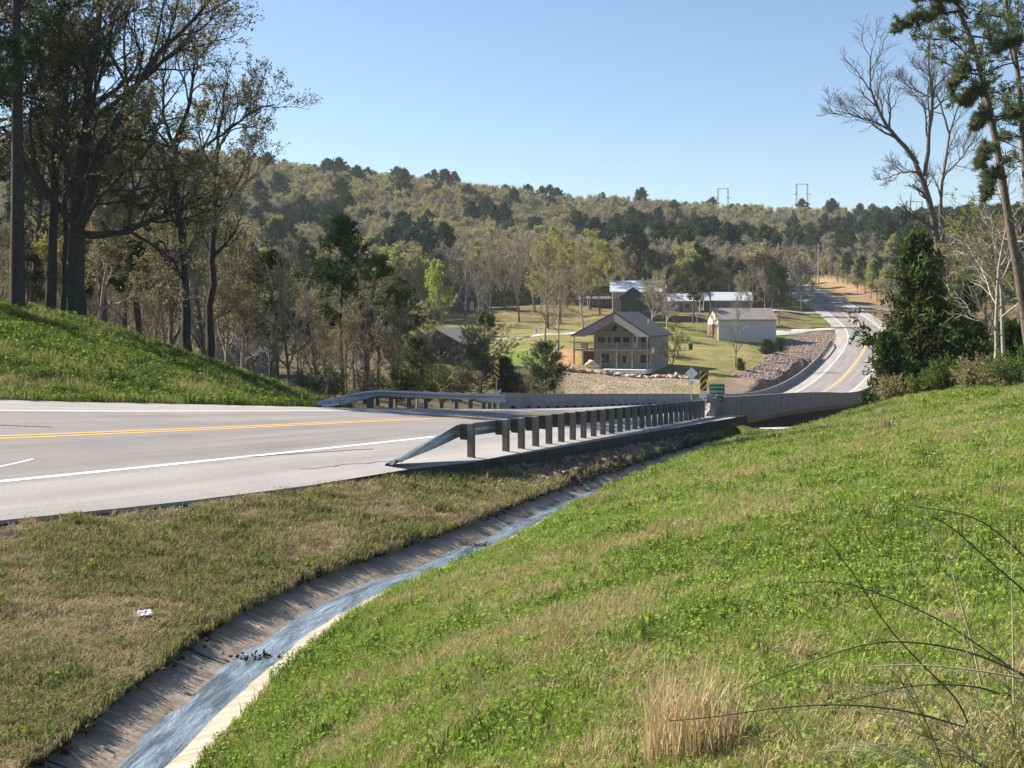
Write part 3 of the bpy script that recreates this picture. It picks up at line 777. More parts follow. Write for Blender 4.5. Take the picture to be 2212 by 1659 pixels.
# diamond warning sign seen from its back on the far side of the bridge
p = P3(691.5, 373.5, 108.0); rp = road_pt(s_at_px(691.5, -7.0, 140, 80), -7.0)
root = empty('diamond_sign', (p[0], p[1], gz(p[0], p[1]))); tag(root, 'bare back of a diamond warning sign beyond the far parapet', 'road sign')
zc = p[2] - root.location.z
MB().prism([(-.58, zc), (0, zc - .58), (.58, zc), (0, zc + .58)], -.006, .006, 'y').build('panel', M['sign_back'], root)
MB().box(-.04, .04, -.06, -.010, -.5, zc + .45).build('post', M['signpost'], root)
MB().box(-.30, .30, -.006, .006, zc - 1.0, zc - .66).build('plate', M['sign_back'], root)

# ------------------------------------------------------------------ buildings
def siding(name, c1, c2, pitch=.2, vertical=False):
    """lapped boards: fine repeated relief on the wall's own colour"""
    m, nt, bs = new_mat(name)
    tc = N(nt, 'ShaderNodeTexCoord'); sp = N(nt, 'ShaderNodeSeparateXYZ'); nt.links.new(tc.outputs['Object'], sp.inputs[0])
    w = N(nt, 'ShaderNodeMath', operation='FRACT'); d = N(nt, 'ShaderNodeMath', operation='DIVIDE'); d.inputs[1].default_value = pitch
    nt.links.new(sp.outputs[0 if vertical else 2], d.inputs[0]); nt.links.new(d.outputs[0], w.inputs[0])
    n1 = noise(nt, 1.2, 4, .6, tc.outputs['Object'])
    nt.links.new(ramp(nt, n1, [(.3, c1), (.7, c2)]), bs.inputs['Base Color'])
    bs.inputs['Roughness'].default_value = .75
    bump(nt, bs, w.outputs[0], .5, .02)
    return m
def shingle(name, c1, c2):
    m, nt, bs = new_mat(name)
    tc = N(nt, 'ShaderNodeTexCoord')
    br_ = N(nt, 'ShaderNodeTexBrick'); br_.inputs['Scale'].default_value = 3.2; br_.inputs['Color1'].default_value = (*c1, 1); br_.inputs['Color2'].default_value = (*c2, 1)
    br_.inputs['Mortar'].default_value = (c1[0] * .5, c1[1] * .5, c1[2] * .5, 1); br_.inputs['Mortar Size'].default_value = .02
    nt.links.new(tc.outputs['Object'], br_.inputs['Vector'])
    c = mixc(nt, br_.outputs[0], ramp(nt, noise(nt, 1.5, 5, .6, tc.outputs['Object']), [(.3, (.8, .8, .8)), (.7, (1.2, 1.2, 1.2))]), 1, 'MULTIPLY')
    nt.links.new(c, bs.inputs['Base Color']); bs.inputs['Roughness'].default_value = .9
    return m
M['wall_taupe'] = siding('taupe_siding', (.27, .24, .195), (.33, .295, .24))
M['wall_grey'] = siding('grey_steel_siding', (.40, .41, .425), (.46, .47, .485), .3, True)
M['wall_cream'] = siding('cream_siding', (.72, .66, .50), (.78, .72, .56), .3, True)
M['wall_dark'] = siding('dark_brown_boards', (.045, .042, .042), (.07, .065, .062))
M['wall_slate'] = siding('slate_siding', (.10, .115, .125), (.14, .15, .16))
M['wall_white'] = siding('white_siding', (.62, .62, .60), (.72, .72, .70))
M['roof_grey'] = shingle('charcoal_shingles', (.075, .075, .082), (.10, .10, .108))
M['roof_brown'] = shingle('brown_shingles', (.19, .165, .155), (.24, .21, .195))
M['roof_grey2'] = mottled('weathered_grey_roof', (.24, .25, .26), (.33, .34, .35), 1.0, .6)
M['roof_metal'] = mottled('pale_metal_roof', (.46, .49, .52), (.56, .59, .62), 1.0, .4, .2)
M['soffit'] = mottled('grey_soffit', (.19, .19, .195), (.24, .24, .245), 2, .8)
M['pale_lit_board'] = mottled('pale_lit_gable_board', (.48, .46, .40), (.56, .53, .47), 2, .8)  # right gable band's sunlit look put into the colour; also a fascia
M['timber'] = mottled('weathered_deck_timber', (.24, .20, .145), (.34, .285, .21), 3, .85)
M['trim'] = mottled('light_trim', (.42, .40, .35), (.50, .48, .42), 3, .7)
M['glass'] = mottled('dark_window_glass', (.012, .014, .018), (.03, .034, .042), 1.2, .08, 0, spec=.6)
M['redwood'] = mottled('dark_red_boards', (.10, .035, .03), (.15, .055, .045), 2, .7)
M['brown_door'] = mottled('brown_doors', (.17, .085, .055), (.23, .12, .08), 2, .7)
M['white_slab'] = mottled('pale_patio_concrete', (.66, .66, .63), (.76, .75, .72), 1.5, .85)
def window(parent, x0, x1, z0, z1, y, fr=.07, mat=None, mull=0):
    f = MB()
    f.box(x0 - fr, x1 + fr, y - .05, y + .02, z1, z1 + fr).box(x0 - fr, x1 + fr, y - .05, y + .02, z0 - fr, z0)
    f.box(x0 - fr, x0, y - .05, y + .02, z0, z1).box(x1, x1 + fr, y - .05, y + .02, z0, z1)
    for k in range(mull):
        xm = x0 + (x1 - x0) * (k + 1) / (mull + 1); f.box(xm - .03, xm + .03, y - .045, y + .02, z0, z1)
    w = f.build('window', mat or M['trim'], parent)
    MB().box(x0, x1, y - .025, y + .01, z0, z1).build('pane', M['glass'], w)
    return w
def gable_roof(parent, x0, x1, y0, y1, ze, zr, mat, th=.16, name='roof', ridge='y', xr=None):
    """two slopes meeting on a ridge; ridge along y (or along x)"""
    xr = (x0 + x1) / 2 if xr is None else xr
    if ridge == 'y':
        b = MB().prism([(x0, ze), (xr, zr), (x1, ze), (x1, ze - th), (xr, zr - th), (x0, ze - th)], y0, y1, 'y')
    else:
        b = MB().prism([(y0, ze), ((y0 + y1) / 2, zr), (y1, ze), (y1, ze - th), ((y0 + y1) / 2, zr - th), (y0, ze - th)], x0, x1, 'x')
    return b.build(name, mat, parent)

# --- the taupe house with the two-storey deck
hp = P3(615, 368.3, 181.5)
H = empty('house', tuple(hp), R(-20)); tag(H, 'taupe two-storey house with gabled glass front and full-width deck', 'house')
W0, W1 = -3.3, 5.5                             # front wall
MB().box(W0, W1, 0, 12.0, -1.5, 5.35).build('wall', M['wall_taupe'], H)
MB().prism([(W0, 5.352), (W1, 5.352), (1.0, 7.85)], .0, 11.9, 'y').build('gable_wall', M['wall_taupe'], H)
rf = gable_roof(H, -6.2, 6.2, -2.7, 12.5, 5.0, 8.55, M['roof_grey'], .2, xr=.6)
MB().tube([(3.6, 6.5, 6.2), (3.6, 6.5, 7.4)], .09, 8).build('vent_pipe', M['trim'], rf)
# deep front gable bands beside the glazed gable; shaded and sunlit tones painted in
MB().prism([(-6.1, 4.82), (.6, 8.33), (.6, 7.15), (-3.9, 4.82)], -2.62, -2.50, 'y').build('gable_band', M['soffit'], H)
MB().prism([(6.05, 4.82), (.6, 8.33), (.6, 7.15), (4.3, 4.82)], -2.62, -2.50, 'y').build('gable_band', M['pale_lit_board'], H)
for sgn, cx_ in ((-1, .25), (1, 1.5)):         # quarter-round windows
    poly = [(cx_, 5.62), (cx_ + sgn * .9, 5.62)] + [(cx_ + sgn * .9 * math.cos(a), 5.62 + .95 * math.sin(a)) for a in np.linspace(.25, math.pi / 2, 6)]
    w = MB().prism([(cx_ - sgn * .06, 5.55), (cx_ + sgn * .98, 5.55)] + [(cx_ - sgn * .0 + sgn * .98 * math.cos(a), 5.6 + 1.05 * math.sin(a)) for a in np.linspace(.2, math.pi / 2, 6)], -.03, .02, 'y').build('window', M['trim'], H)
    MB().prism(poly, -.045, -.032, 'y').build('pane', M['glass'], w)
for pts in ([(-1.9, 5.62), (-1.0, 5.62), (-1.0, 6.0)], [(3.7, 5.62), (2.75, 5.62), (2.75, 6.05)]):
    w = MB().prism([(p[0], p[1] - .05) for p in pts], -.025, .02, 'y').build('window', M['trim'], H); MB().prism(pts, -.04, -.027, 'y').build('pane', M['glass'], w)
for x0, x1, z0, z1, mu in ((-2.7, -1.6, 3.75, 4.75, 1), (-1.1, -.65, 3.75, 4.75, 0), (-.2, .9, 3.7, 4.8, 0), (1.25, 2.3, 3.5, 4.8, 0)):
    window(H, x0, x1, z0, z1, 0, mull=mu)
d = MB().box(2.75, 3.55, -.05, .02, 3.05, 5.05).build('door', M['wall_white'], H); MB().box(2.95, 3.35, -.062, -.052, 4.0, 4.85).build('pane', M['glass'], d)
window(H, 4.1, 5.3, 3.15, 4.95, 0, mull=1)
for x0, x1, z0, z1, mu in ((-2.2, -.9, .8, 2.2, 1), (.55, .85, .5, 2.2, 0), (1.1, 1.8, .85, 1.9, 0), (2.4, 2.95, .7, 2.1, 0), (3.9, 5.3, .85, 2.1, 0)):
    window(H, x0, x1, z0, z1, 0, mull=mu)
window(H, -5.0, -4.3, 9.0, 9.1, -50) if False else None
MB().box(-5.1, -3.35, .3, .42, .1, 2.55).build('storage_panel', M['redwood'], H)
# deck
MB().box(-5.8, 5.8, -2.6, -.06, 2.72, 2.98).build('deck_floor', M['timber'], H)
MB().box(-5.8, -3.36, -.058, 3.0, 2.72, 2.98).build('deck_floor', M['timber'], H)
for x in (-5.7, -4.3, -1.55, .9, 3.3, 5.6):
    MB().box(x - .1, x + .1, -2.55, -2.36, -.3, 2.715).build('deck_post', M['timber'], H)
for x in (-5.7, .9, 3.95, 5.6):
    MB().box(x - .09, x + .09, -2.50, -2.34, 2.985, 5.1 if abs(x) > 3 else 4.0).build('roof_post', M['trim'], H)
rl = MB(); rl.box(-5.75, 5.75, -2.58, -2.52, 3.88, 3.95).box(-5.75, 5.75, -2.57, -2.53, 3.08, 3.13).build('railing', M['timber'], H)
rr = bpy.context.scene.collection.objects[-1]
for i in range(70):
    x = -5.7 + i * 11.4 / 69
    if i == 0: bal = MB().box(-.018, .018, -.018, .018, 0, .75).build('baluster', M['timber'], rr); bal.location = (x, -2.55, 3.13); balm = bal.data
    else: o = obj('baluster', balm, None, rr); o.location = (x, -2.55, 3.13)
MB().box(-.45, .45, -.3, .3, 0, .9).build('grill', M['trim'], H).location = (-4.3, -1.6, 2.985)
MB().box(5.84, 6.2, -1.2, -.4, 2.4, 3.2).build('meter_box', M['wall_white'], H)
MB().box(-3.9, 5.7, -4.3, -.03, -.55, .03).build('patio_slab', M['white_slab'], H)
# side windowless wall gets a corner board
MB().box(5.5, 5.56, -.03, .1, -.6, 5.3).build('corner_board', M['trim'], H)

# --- loose pale stone heap and boulder edge in front of the house
M['boulder'] = mottled('sandstone', (.20, .13, .10), (.40, .29, .22), 1.4, .95, bscale=5, bstr=.6, bdist=.06, c3=(.50, .40, .31))
M['riprap'] = mottled('brown_riprap', (.12, .085, .065), (.24, .175, .13), 2.0, .95, bscale=9, bstr=.6, bdist=.03, c3=(.34, .27, .21))
def rock_mesh(name, seed, sub=2):
    import bmesh
    bm = bmesh.new(); bmesh.ops.create_icosphere(bm, subdivisions=sub, radius=1)
    r = random.Random(seed)
    pl = [(Vector((r.gauss(0, 1), r.gauss(0, 1), r.gauss(0, 1))).normalized(), r.uniform(.45, .85)) for _ in range(9)]
    for v in bm.verts:
        for n_, d_ in pl:
            e = v.co.dot(n_) - d_
            if e > 0: v.co -= n_ * e * .9
        v.co *= 1 + r.uniform(-.04, .04)
    me = bpy.data.meshes.new(name); bm.to_mesh(me); bm.free()
    return me
ROCK = [rock_mesh('rock', 100 + i, 1 if i < 6 else 2) for i in range(8)]
for q in ROCK: q.materials.append(M['riprap'])
BOUL = [rock_mesh('boulder', 200 + i, 2) for i in range(6)]
for q in BOUL: q.materials.append(M['boulder'])
def stones(parent, name, lst, spots, flat=.7):
    inv = np.array(parent.location)
    for k, (x, y, z, r) in enumerate(spots):
        o = obj(name, lst[k % len(lst)], None, parent)
        o.location = (x - inv[0], y - inv[1], z - inv[2]); o.scale = (r * random.uniform(.8, 1.35), r * random.uniform(.8, 1.2), r * flat * random.uniform(.8, 1.15))
        o.rotation_euler = (random.uniform(-.3, .3), random.uniform(-.3, .3), random.uniform(0, 6.28))
bw = empty('boulder_wall', tuple(P3(620, 374, 172))); tag(bw, 'low row of reddish boulders along the top of the bank below the house', 'stone wall')
sp_ = []
for i in range(95):
    px = 563 + 125 * (i / 94) + random.uniform(-1, 1); Y = 173 + random.uniform(-.5, .5) + (px - 620) * .012
    X = (px - CX) * Y / F; r = random.uniform(.3, .62)
    sp_.append((X, Y, gz(X, Y) + r * .35, r))
stones(bw, 'boulder', BOUL, sp_, .75)
pile = empty('stone_pile', tuple(P3(676, 369, 176))); tag(pile, 'heap of pale stones and rubble near the right corner of the deck house', 'stone pile')
sp_ = []
for i in range(26):
    X = P3(676, 369, 176)[0] + random.gauss(0, 1.1); Y = 176 + random.gauss(0, .5); r = random.uniform(.22, .45)
    sp_.append((X, Y, gz(X, Y) + r * .4 + max(0, .5 - abs(X - P3(676, 369, 176)[0]) * .4), r))
stones(pile, 'stone', BOUL, sp_, .8)
pile2 = empty('stone_pile', tuple(hp)); tag(pile2, 'pale broken rubble heaped under the deck of the taupe house', 'stone pile')
sp_ = []
ct = H.matrix_basis @ Vector((-2.4, -2.9, 0))
for i in range(22):
    X = ct.x + random.gauss(0, .75); Y = ct.y + random.gauss(0, .35); r = random.uniform(.2, .42)
    sp_.append((X, Y, hp[2] + .25 + max(0, .9 - abs(X - ct.x + .5) * .8), r))
PALE = [q.copy() for q in BOUL]
for q in PALE: q.materials.clear(); q.materials.append(mottled('pale_rubble', (.55, .48, .42), (.7, .64, .58), 2, .9) if 'pale_rubble' not in bpy.data.materials else bpy.data.materials['pale_rubble'])
stones(pile2, 'stone', PALE, sp_, .9)

# --- grey steel garage with a cream gable end
sp0 = P3(718.5, 341.8, 232)
G = empty('garage', (sp0[0], sp0[1], sp0[2]), R(5)); tag(G, 'long grey steel garage with cream end wall and brown doors', 'garage')
MB().box(0, 11.4, 0, 8.0, -1.2, 4.3).build('wall', M['wall_grey'], G)
MB().prism([(.05, 4.303), (7.95, 4.303), (4, 6.3)], .02, 11.38, 'x').build('gable_wall', M['wall_grey'], G)
MB().box(-.06, -.003, 0.0, 8.0, -.6, 4.3).build('end_wall', M['wall_cream'], G)
MB().prism([(.0, 4.302), (8.0, 4.302), (4, 6.35)], -.06, -.003, 'x').build('end_gable', M['wall_cream'], G)
gable_roof(G, -.35, 11.75, -.35, 8.35, 4.32, 6.55, M['roof_brown'], .14, ridge='x')
for a, b in ((.35, 2.3), (2.75, 5.0), (5.4, 7.6)):
    MB().box(-.13, -.063, a, b, -.1, 3.3).build('door', M['brown_door'], G)
MB().box(1.0, 2.0, -.06, -.003, -.1, 2.1).build('side_door', M['wall_grey'], G)
MB().box(-.1, .12, -.09, -.004, -.3, 4.25).build('corner_trim', M['wall_white'], G)
gtop = P3(697, 313.7, 230)
DZ_ = gz(gtop[0], gtop[1])
ds = empty('satellite_dish', (gtop[0], gtop[1], DZ_)); tag(ds, 'round white dish on a pole left of the grey garage', 'satellite dish')
MB().tube([(0, 0, -.3), (0, 0, gtop[2] - DZ_)], .05, 8).build('pole', M['signpost'], ds)
dd = MB(); ring = []
for k, (rr_, dpt) in enumerate(((.05, .16), (.25, .12), (.42, .0), (.42, .03), (.05, .2))):
    ring.append([(rr_ * math.cos(a), -.1 + dpt, gtop[2] - DZ_ + rr_ * math.sin(a)) for a in np.linspace(0, 2 * math.pi, 14)[:-1]])
vs = [p for r_ in ring for p in r_]; fs = []
for k in range(4):
    for j in range(13): fs.append((k * 13 + j, k * 13 + (j + 1) % 13, (k + 1) * 13 + (j + 1) % 13, (k + 1) * 13 + j))
dd.add(vs, fs).build('reflector', M['sign_white'], ds, smooth=True)

# --- dark house with brown roof behind the young pines
dp_ = P3(437, 364, 163)
D = empty('house', (dp_[0], dp_[1], gz(dp_[0], dp_[1])), R(-21)); tag(D, 'dark boarded house with brown shingle gable roof behind young pines', 'house')
zb = D.location.z
e_z = (YH - 344) * 163 / F - zb; r_z = (YH - 328) * 163 / F - zb
MB().box(-3.7, 3.7, 0, 9.5, -1.5, e_z).build('wall', M['wall_dark'], D)
MB().prism([(-3.7, e_z + .003), (3.7, e_z + .003), (.0, r_z - .15)], .0, 9.4, 'y').build('gable_wall', M['wall_dark'], D)
gable_roof(D, -4.35, 4.35, -.9, 10.1, e_z, r_z, M['roof_brown'], .18)
MB().prism([(-4.35, e_z - .02), (0, r_z - .02), (0, r_z - .3), (-4.35, e_z - .3)], -.96, -.903, 'y').build('fascia', M['pale_lit_board'], D)
MB().prism([(4.35, e_z - .02), (0, r_z - .02), (0, r_z - .3), (4.35, e_z - .3)], -.96, -.903, 'y').build('fascia', M['wall_dark'], D)
for x in (-2.2, .4, 2.2): window(D, x, x + 1.0, 1.0, 2.2, 0, mat=M['wall_slate'])

# --- tall slate house among the bare trees
ap_ = P3(474, 308.5, 288)
A = empty('house', (ap_[0], ap_[1], gz(ap_[0], ap_[1]) ), R(-8)); tag(A, 'narrow slate two-storey house with white door among bare trees', 'house')
MB().box(-2.3, 2.6, 0, 6, -1, 5.6).build('wall', M['wall_slate'], A)
gable_roof(A, -2.7, 3.0, -.4, 6.4, 5.6, 8.9, M['roof_grey'], .18)
MB().prism([(-2.3, 5.603), (2.6, 5.603), (.15, 8.7)], .02, 5.98, 'y').build('gable_wall', M['wall_slate'], A)
MB().box(-1.0, .0, -.06, -.003, .1, 2.3).build('door', M['wall_white'], A)
MB().box(-2.6, 2.9, -1.3, -.06, 2.75, 2.95).build('porch_roof', M['roof_grey'], A)
for x in (-2.4, 2.7): MB().box(x - .07, x + .07, -1.25, -1.1, -.6, 2.745).build('porch_post', M['wall_slate'], A)
MB().box(-6.2, -2.303, .6, 5.0, -1, 2.6).build('wing', M['wall_slate'], A)
gable_roof(A, -6.4, -2.31, .4, 5.2, 2.62, 3.9, M['roof_grey'], .14, name='wing_roof', ridge='x')
window(A, -.9, .9, 3.6, 4.9, 0)

# --- long house with pale metal roof and a dark front gable
lp = P3(636, 311, 268)
Lh = empty('house', (lp[0], lp[1], gz(lp[0], lp[1]) - .1), R(-4)); tag(Lh, 'long house with pale metal roof and dark projecting gable porch', 'house')
zb = Lh.location.z; ez = (YH - 291.5) * 268 / F - zb; rz_ = (YH - 281) * 275 / F - zb
MB().box(-5.2, 6.2, 0, 8, -1, ez).build('wall', M['wall_taupe'], Lh)
gable_roof(Lh, -5.8, 6.8, -.7, 8.7, ez, rz_, M['roof_metal'], .16, ridge='x')
MB().prism([(0, ez + .003), (8, ez + .003), (4, rz_ - .1)], -5.2, 6.2, 'x').build('gable_wall', M['wall_white'], Lh)
gz_ = (YH - 286.5) * 264 / F - zb
MB().box(-3.6, 2.0, -3.5, -.003, -1, ez - 1.2).build('porch', M['wall_dark'], Lh)
MB().prism([(-3.6, ez - 1.198), (2.0, ez - 1.198), (-.8, gz_ - .15)], -3.45, -.01, 'y').build('porch_gable', M['wall_dark'], Lh)
gable_roof(Lh, -4.1, 2.5, -4.0, 1.5, ez - 1.2, gz_, M['roof_metal'], .16, name='porch_roof')
MB().box(-4.6, 6.4, -6.0, -3.51, 1.0, 1.2).build('deck', M['wall_dark'], Lh)
for x in (-4.5, -1.5, 1.5, 4.0, 6.3): MB().box(x - .08, x + .08, -5.95, -5.8, -1.2, 2.1).build('deck_post', M['timber'], Lh)
MB().box(-4.6, 6.4, -5.98, -5.93, 2.0, 2.1).build('deck_rail', M['wall_dark'], Lh)
window(Lh, 3.0, 4.8, 1.6, 3.0, 0)
def small_house(label, px, py, Y, w, dpt, hw, hr, wm, rm, rz=0, ridge='x', name='house', cat='house'):
    p = P3(px, py, Y)
    r = empty(name, (p[0], p[1], gz(p[0], p[1])), rz); tag(r, label, cat)
    MB().box(-w / 2, w / 2, 0, dpt, -1, hw).build('wall', wm, r)
    if ridge == 'x': MB().prism([(0, hw + .003), (dpt, hw + .003), (dpt / 2, hr - .08)], -w / 2, w / 2, 'x').build('gable_wall', wm, r)
    else: MB().prism([(-w / 2, hw + .003), (w / 2, hw + .003), (0, hr - .08)], 0, dpt, 'y').build('gable_wall', wm, r)
    gable_roof(r, -w / 2 - .4, w / 2 + .4, -.5, dpt + .5, hw, hr, rm, .14, ridge=ridge)
    window(r, -w * .3, -w * .3 + 1.1, .9, 2.0, 0); window(r, w * .12, w * .12 + 1.1, .9, 2.0, 0)
    MB().box(-.45, .45, -.05, -.003, 0, 2.05).build('door', M['brown_door'], r)
    return r
small_house('pale roofed house half hidden by leafing trees behind the metal-roofed house', 681, 306, 292, 8, 6, 2.7, 4.6, M['wall_taupe'], M['roof_metal'], R(-6))
small_house('house with bluish white metal roof under the pines left of the road', 729, 301, 292, 11, 7, 2.8, 4.9, M['wall_slate'], M['roof_metal'], R(-3))
small_house('far white house high on the slope between dark pines', 731, 258, 432, 5.5, 5, 4.6, 6.8, M['wall_white'], M['roof_metal'], R(5), 'y')
small_house('grey gabled house in the hollow behind the left trees', 232, 376, 140, 5.4, 7, 3.0, 4.9, M['wall_slate'], M['roof_grey2'], R(-14), 'y')
small_house('low dark outbuilding under trees left of the metal-roofed house', 599, 300, 300, 5.5, 4, 2.2, 2.9, M['wall_dark'], M['roof_grey'], 0, name='shed', cat='shed')

# --- small yard things
p = P3(690.6, 343.5, 212); r_ = empty('waste_bin', (p[0], p[1], gz(p[0], p[1]))); tag(r_, 'dark upright bin on the lawn between house and garage', 'bin')
MB().prism([(-.28, 0), (.28, 0), (.36, 1.1), (-.36, 1.1)], -.33, .33, 'y').build('body', M['wall_dark'], r_, .03)
MB().box(-.4, .4, -.38, .38, 1.103, 1.18).build('lid', M['wall_slate'], r_, .02)
p = P3(536, 331, 232); r_ = empty('yard_sign', (p[0], p[1], gz(p[0], p[1]))); tag(r_, 'small red and white board standing by the lane in the yard', 'sign')
M['sign_red'] = mottled('sign_red', (.55, .04, .03), (.62, .06, .05), 3, .5)
zz = max(.9, p[2] - r_.location.z)
bd = MB().box(-.5, .5, -.02, .02, zz - .45, zz + .45).build('board', M['sign_white'], r_)
MB().prism([(-.1, zz + .35), (.1, zz + .35), (.28, zz - .35), (.05, zz - .35)], -.03, -.022, 'y').build('red_mark', M['sign_red'], bd)
MB().box(-.04, .04, .022, .08, -.3, zz + .3).build('post', M['timber'], r_)

# ------------------------------------------------------------------ lanes and drives
def drape(name, pts, w, mat, dz=.06):
    pts = np.array(pts, float); t = np.concatenate([[0], np.cumsum(np.hypot(*np.diff(pts, axis=0).T))])
    tt = np.arange(0, t[-1], 1.5); x = np.interp(tt, t, pts[:, 0]); y = np.interp(tt, t, pts[:, 1])
    k = np.ones(7) / 7
    x[3:-3] = np.convolve(x, k, 'valid'); y[3:-3] = np.convolve(y, k, 'valid')
    tx, ty = np.gradient(x), np.gradient(y); l = np.hypot(tx, ty); tx /= l; ty /= l
    rows = []
    for o in (-w / 2, -w / 4, 0, w / 4, w / 2):
        X = x + ty * o; Y = y - tx * o; rows.append(np.stack([X, Y, ground_h(X, Y) + dz + .12 * (1 - abs(o) / w * 2)], -1))
    V = np.stack(rows, 1); n, k = V.shape[:2]; i = (np.arange(n - 1)[:, None] * k + np.arange(k - 1)[None]).ravel()
    return tag(obj(name, np_mesh(name, V, F4=np.stack([i, i + 1, i + k + 1, i + k], 1), smooth=True), mat), kind='structure')
def gpx(px, Y): return ((px - CX) * Y / F, Y)
M['gravel'] = mottled('pale_gravel', (.34, .32, .29), (.46, .44, .40), 1.2, .95, bscale=12, bstr=.4, bdist=.03)
drape('lane', [gpx(430, 226), gpx(480, 228), gpx(540, 230), gpx(590, 236), gpx(640, 243)], 3.2, M['gravel'])
drape('driveway', [road_pt(262, -5.5)[:2], road_pt(258, -12)[:2], gpx(775, 246), gpx(750, 243), gpx(716, 240)], 4.0, M['gravel'], .12)
drape('driveway', [road_pt(298, -5.5)[:2], road_pt(300, -14)[:2], road_pt(304, -30)[:2], gpx(735, 285)], 4.5, M['gravel'], .15)
drape('side_road', [road_pt(312, 5.0)[:2], road_pt(306, 13)[:2], road_pt(298, 26)[:2], road_pt(288, 48)[:2]], 6.5, M['asphalt'], .15)

# ------------------------------------------------------------------ power line
M['polewood'] = mottled('pale_pole_wood', (.30, .27, .235), (.42, .385, .34), 2, .9)
M['wire'] = mottled('wire', (.05, .05, .05), (.08, .08, .08), 1, .6)
poles = []
for px, pb, pt, Y, lab in ((818.5, 281, 244, 392, 'nearest utility pole on the brown bank right of the road'), (783, 263, 236, 470, 'middle utility pole on the slope beside the road crest'), (732, 240, 221, 560, 'farthest utility pole among the dark pines on the hill')):
    p = P3(px, pt, Y); zb = gz(p[0], p[1])
    r_ = empty('utility_pole', (p[0], p[1], zb)); tag(r_, lab, 'utility pole', 'utility poles along the road')
    h = max(9, p[2] - zb)
    MB().tube([(0, 0, -.8), (0, 0, h)], [.26, .17], 8).build('pole', M['polewood'], r_)
    arm = MB().box(-1.3, 1.3, -.08, .08, h - 1.0, h - .82).build('crossarm', M['polewood'], r_)
    for x in (-1.15, -.4, .4, 1.15): MB().tube([(x, 0, h - .82), (x, 0, h - .62)], .05, 6).build('insulator', M['sign_white'], arm)
    MB().tube([(.36, 0, h - 2.6), (.36, 0, h - 1.7)], .24, 10).build('transformer', M['galv'], r_)
    poles.append((p[0], p[1], zb + h))
ends = [(P3(1060, 255, 250)), *poles, (P3(640, 205, 700))]
def lab_w(i): return ['overhead wires leaving the nearest pole to the right', 'overhead wires between the nearest and middle poles', 'overhead wires between the middle and farthest poles', 'overhead wires from the farthest pole into the woods'][i]
for i in range(4):
    a, b = np.array(ends[i]), np.array(ends[i + 1])
    r_ = empty('power_line', tuple(a)); tag(r_, lab_w(i), 'wires', 'spans of the power line')
    for x, dz in ((-1.15, -.6), (0, 0), (1.15, -.6)):
        pts = []
        for t in np.linspace(0, 1, 15):
            q = a + (b - a) * t; pts.append((q[0] - a[0] + x, q[1] - a[1], q[2] - a[2] + dz - 3.2 * 4 * t * (1 - t) * .6))
        MB().tube(pts, .028, 3, False).build('wire', M['wire'], r_)
# transmission towers on the skyline
M['tower'] = mottled('tower_steel', (.34, .37, .40), (.42, .45, .48), 1, .6, .2)
for px, pt, w_, Y, lab in ((801.7, 184, 21, 1150, 'tallest lattice transmission tower on the skyline right of centre'), (722.7, 188.4, 20, 1250, 'left transmission tower on the skyline above the pines'), (914, 201.6, 24, 1150, 'faint transmission tower behind the bare tree on the right')):
    p = P3(px, pt, Y); zb = gz(p[0], p[1]); h = p[2] - zb; hw = 7.0 if px != 914 else 10
    r_ = empty('transmission_tower', (p[0], p[1], zb)); tag(r_, lab, 'pylon', 'transmission towers on the skyline')
    for sx in (-1, 1):
        m_ = MB()
        for dx in (-.9, .9): m_.tube([(sx * hw * .75 + dx * 1.4, 0, -1), (sx * hw * .75 + dx * .6, 0, h)], .35, 4)
        for k in range(14):
            z0 = h * k / 14; z1 = h * (k + 1) / 14; q0 = 1.26 * (1 - k / 14) + .54 * k / 14; q1 = 1.26 * (1 - (k + 1) / 14) + .54 * (k + 1) / 14
            s_ = 1 if k % 2 else -1
            m_.tube([(sx * hw * .75 - s_ * q0, 0, z0), (sx * hw * .75 + s_ * q1, 0, z1)], .18, 3)
        m_.build('mast', M['tower'], r_)
    MB().tube([(-hw * .85, 0, h), (hw * .85, 0, h)], .4, 4).build('crossbeam', M['tower'], r_)
    for z in (h - 10, h - 20):
        for sx in (-1, 1): MB().tube([(sx * hw * .55, 0, z + .6), (sx * hw * 1.35, 0, z)], .3, 4).build('crossarm', M['tower'], r_)

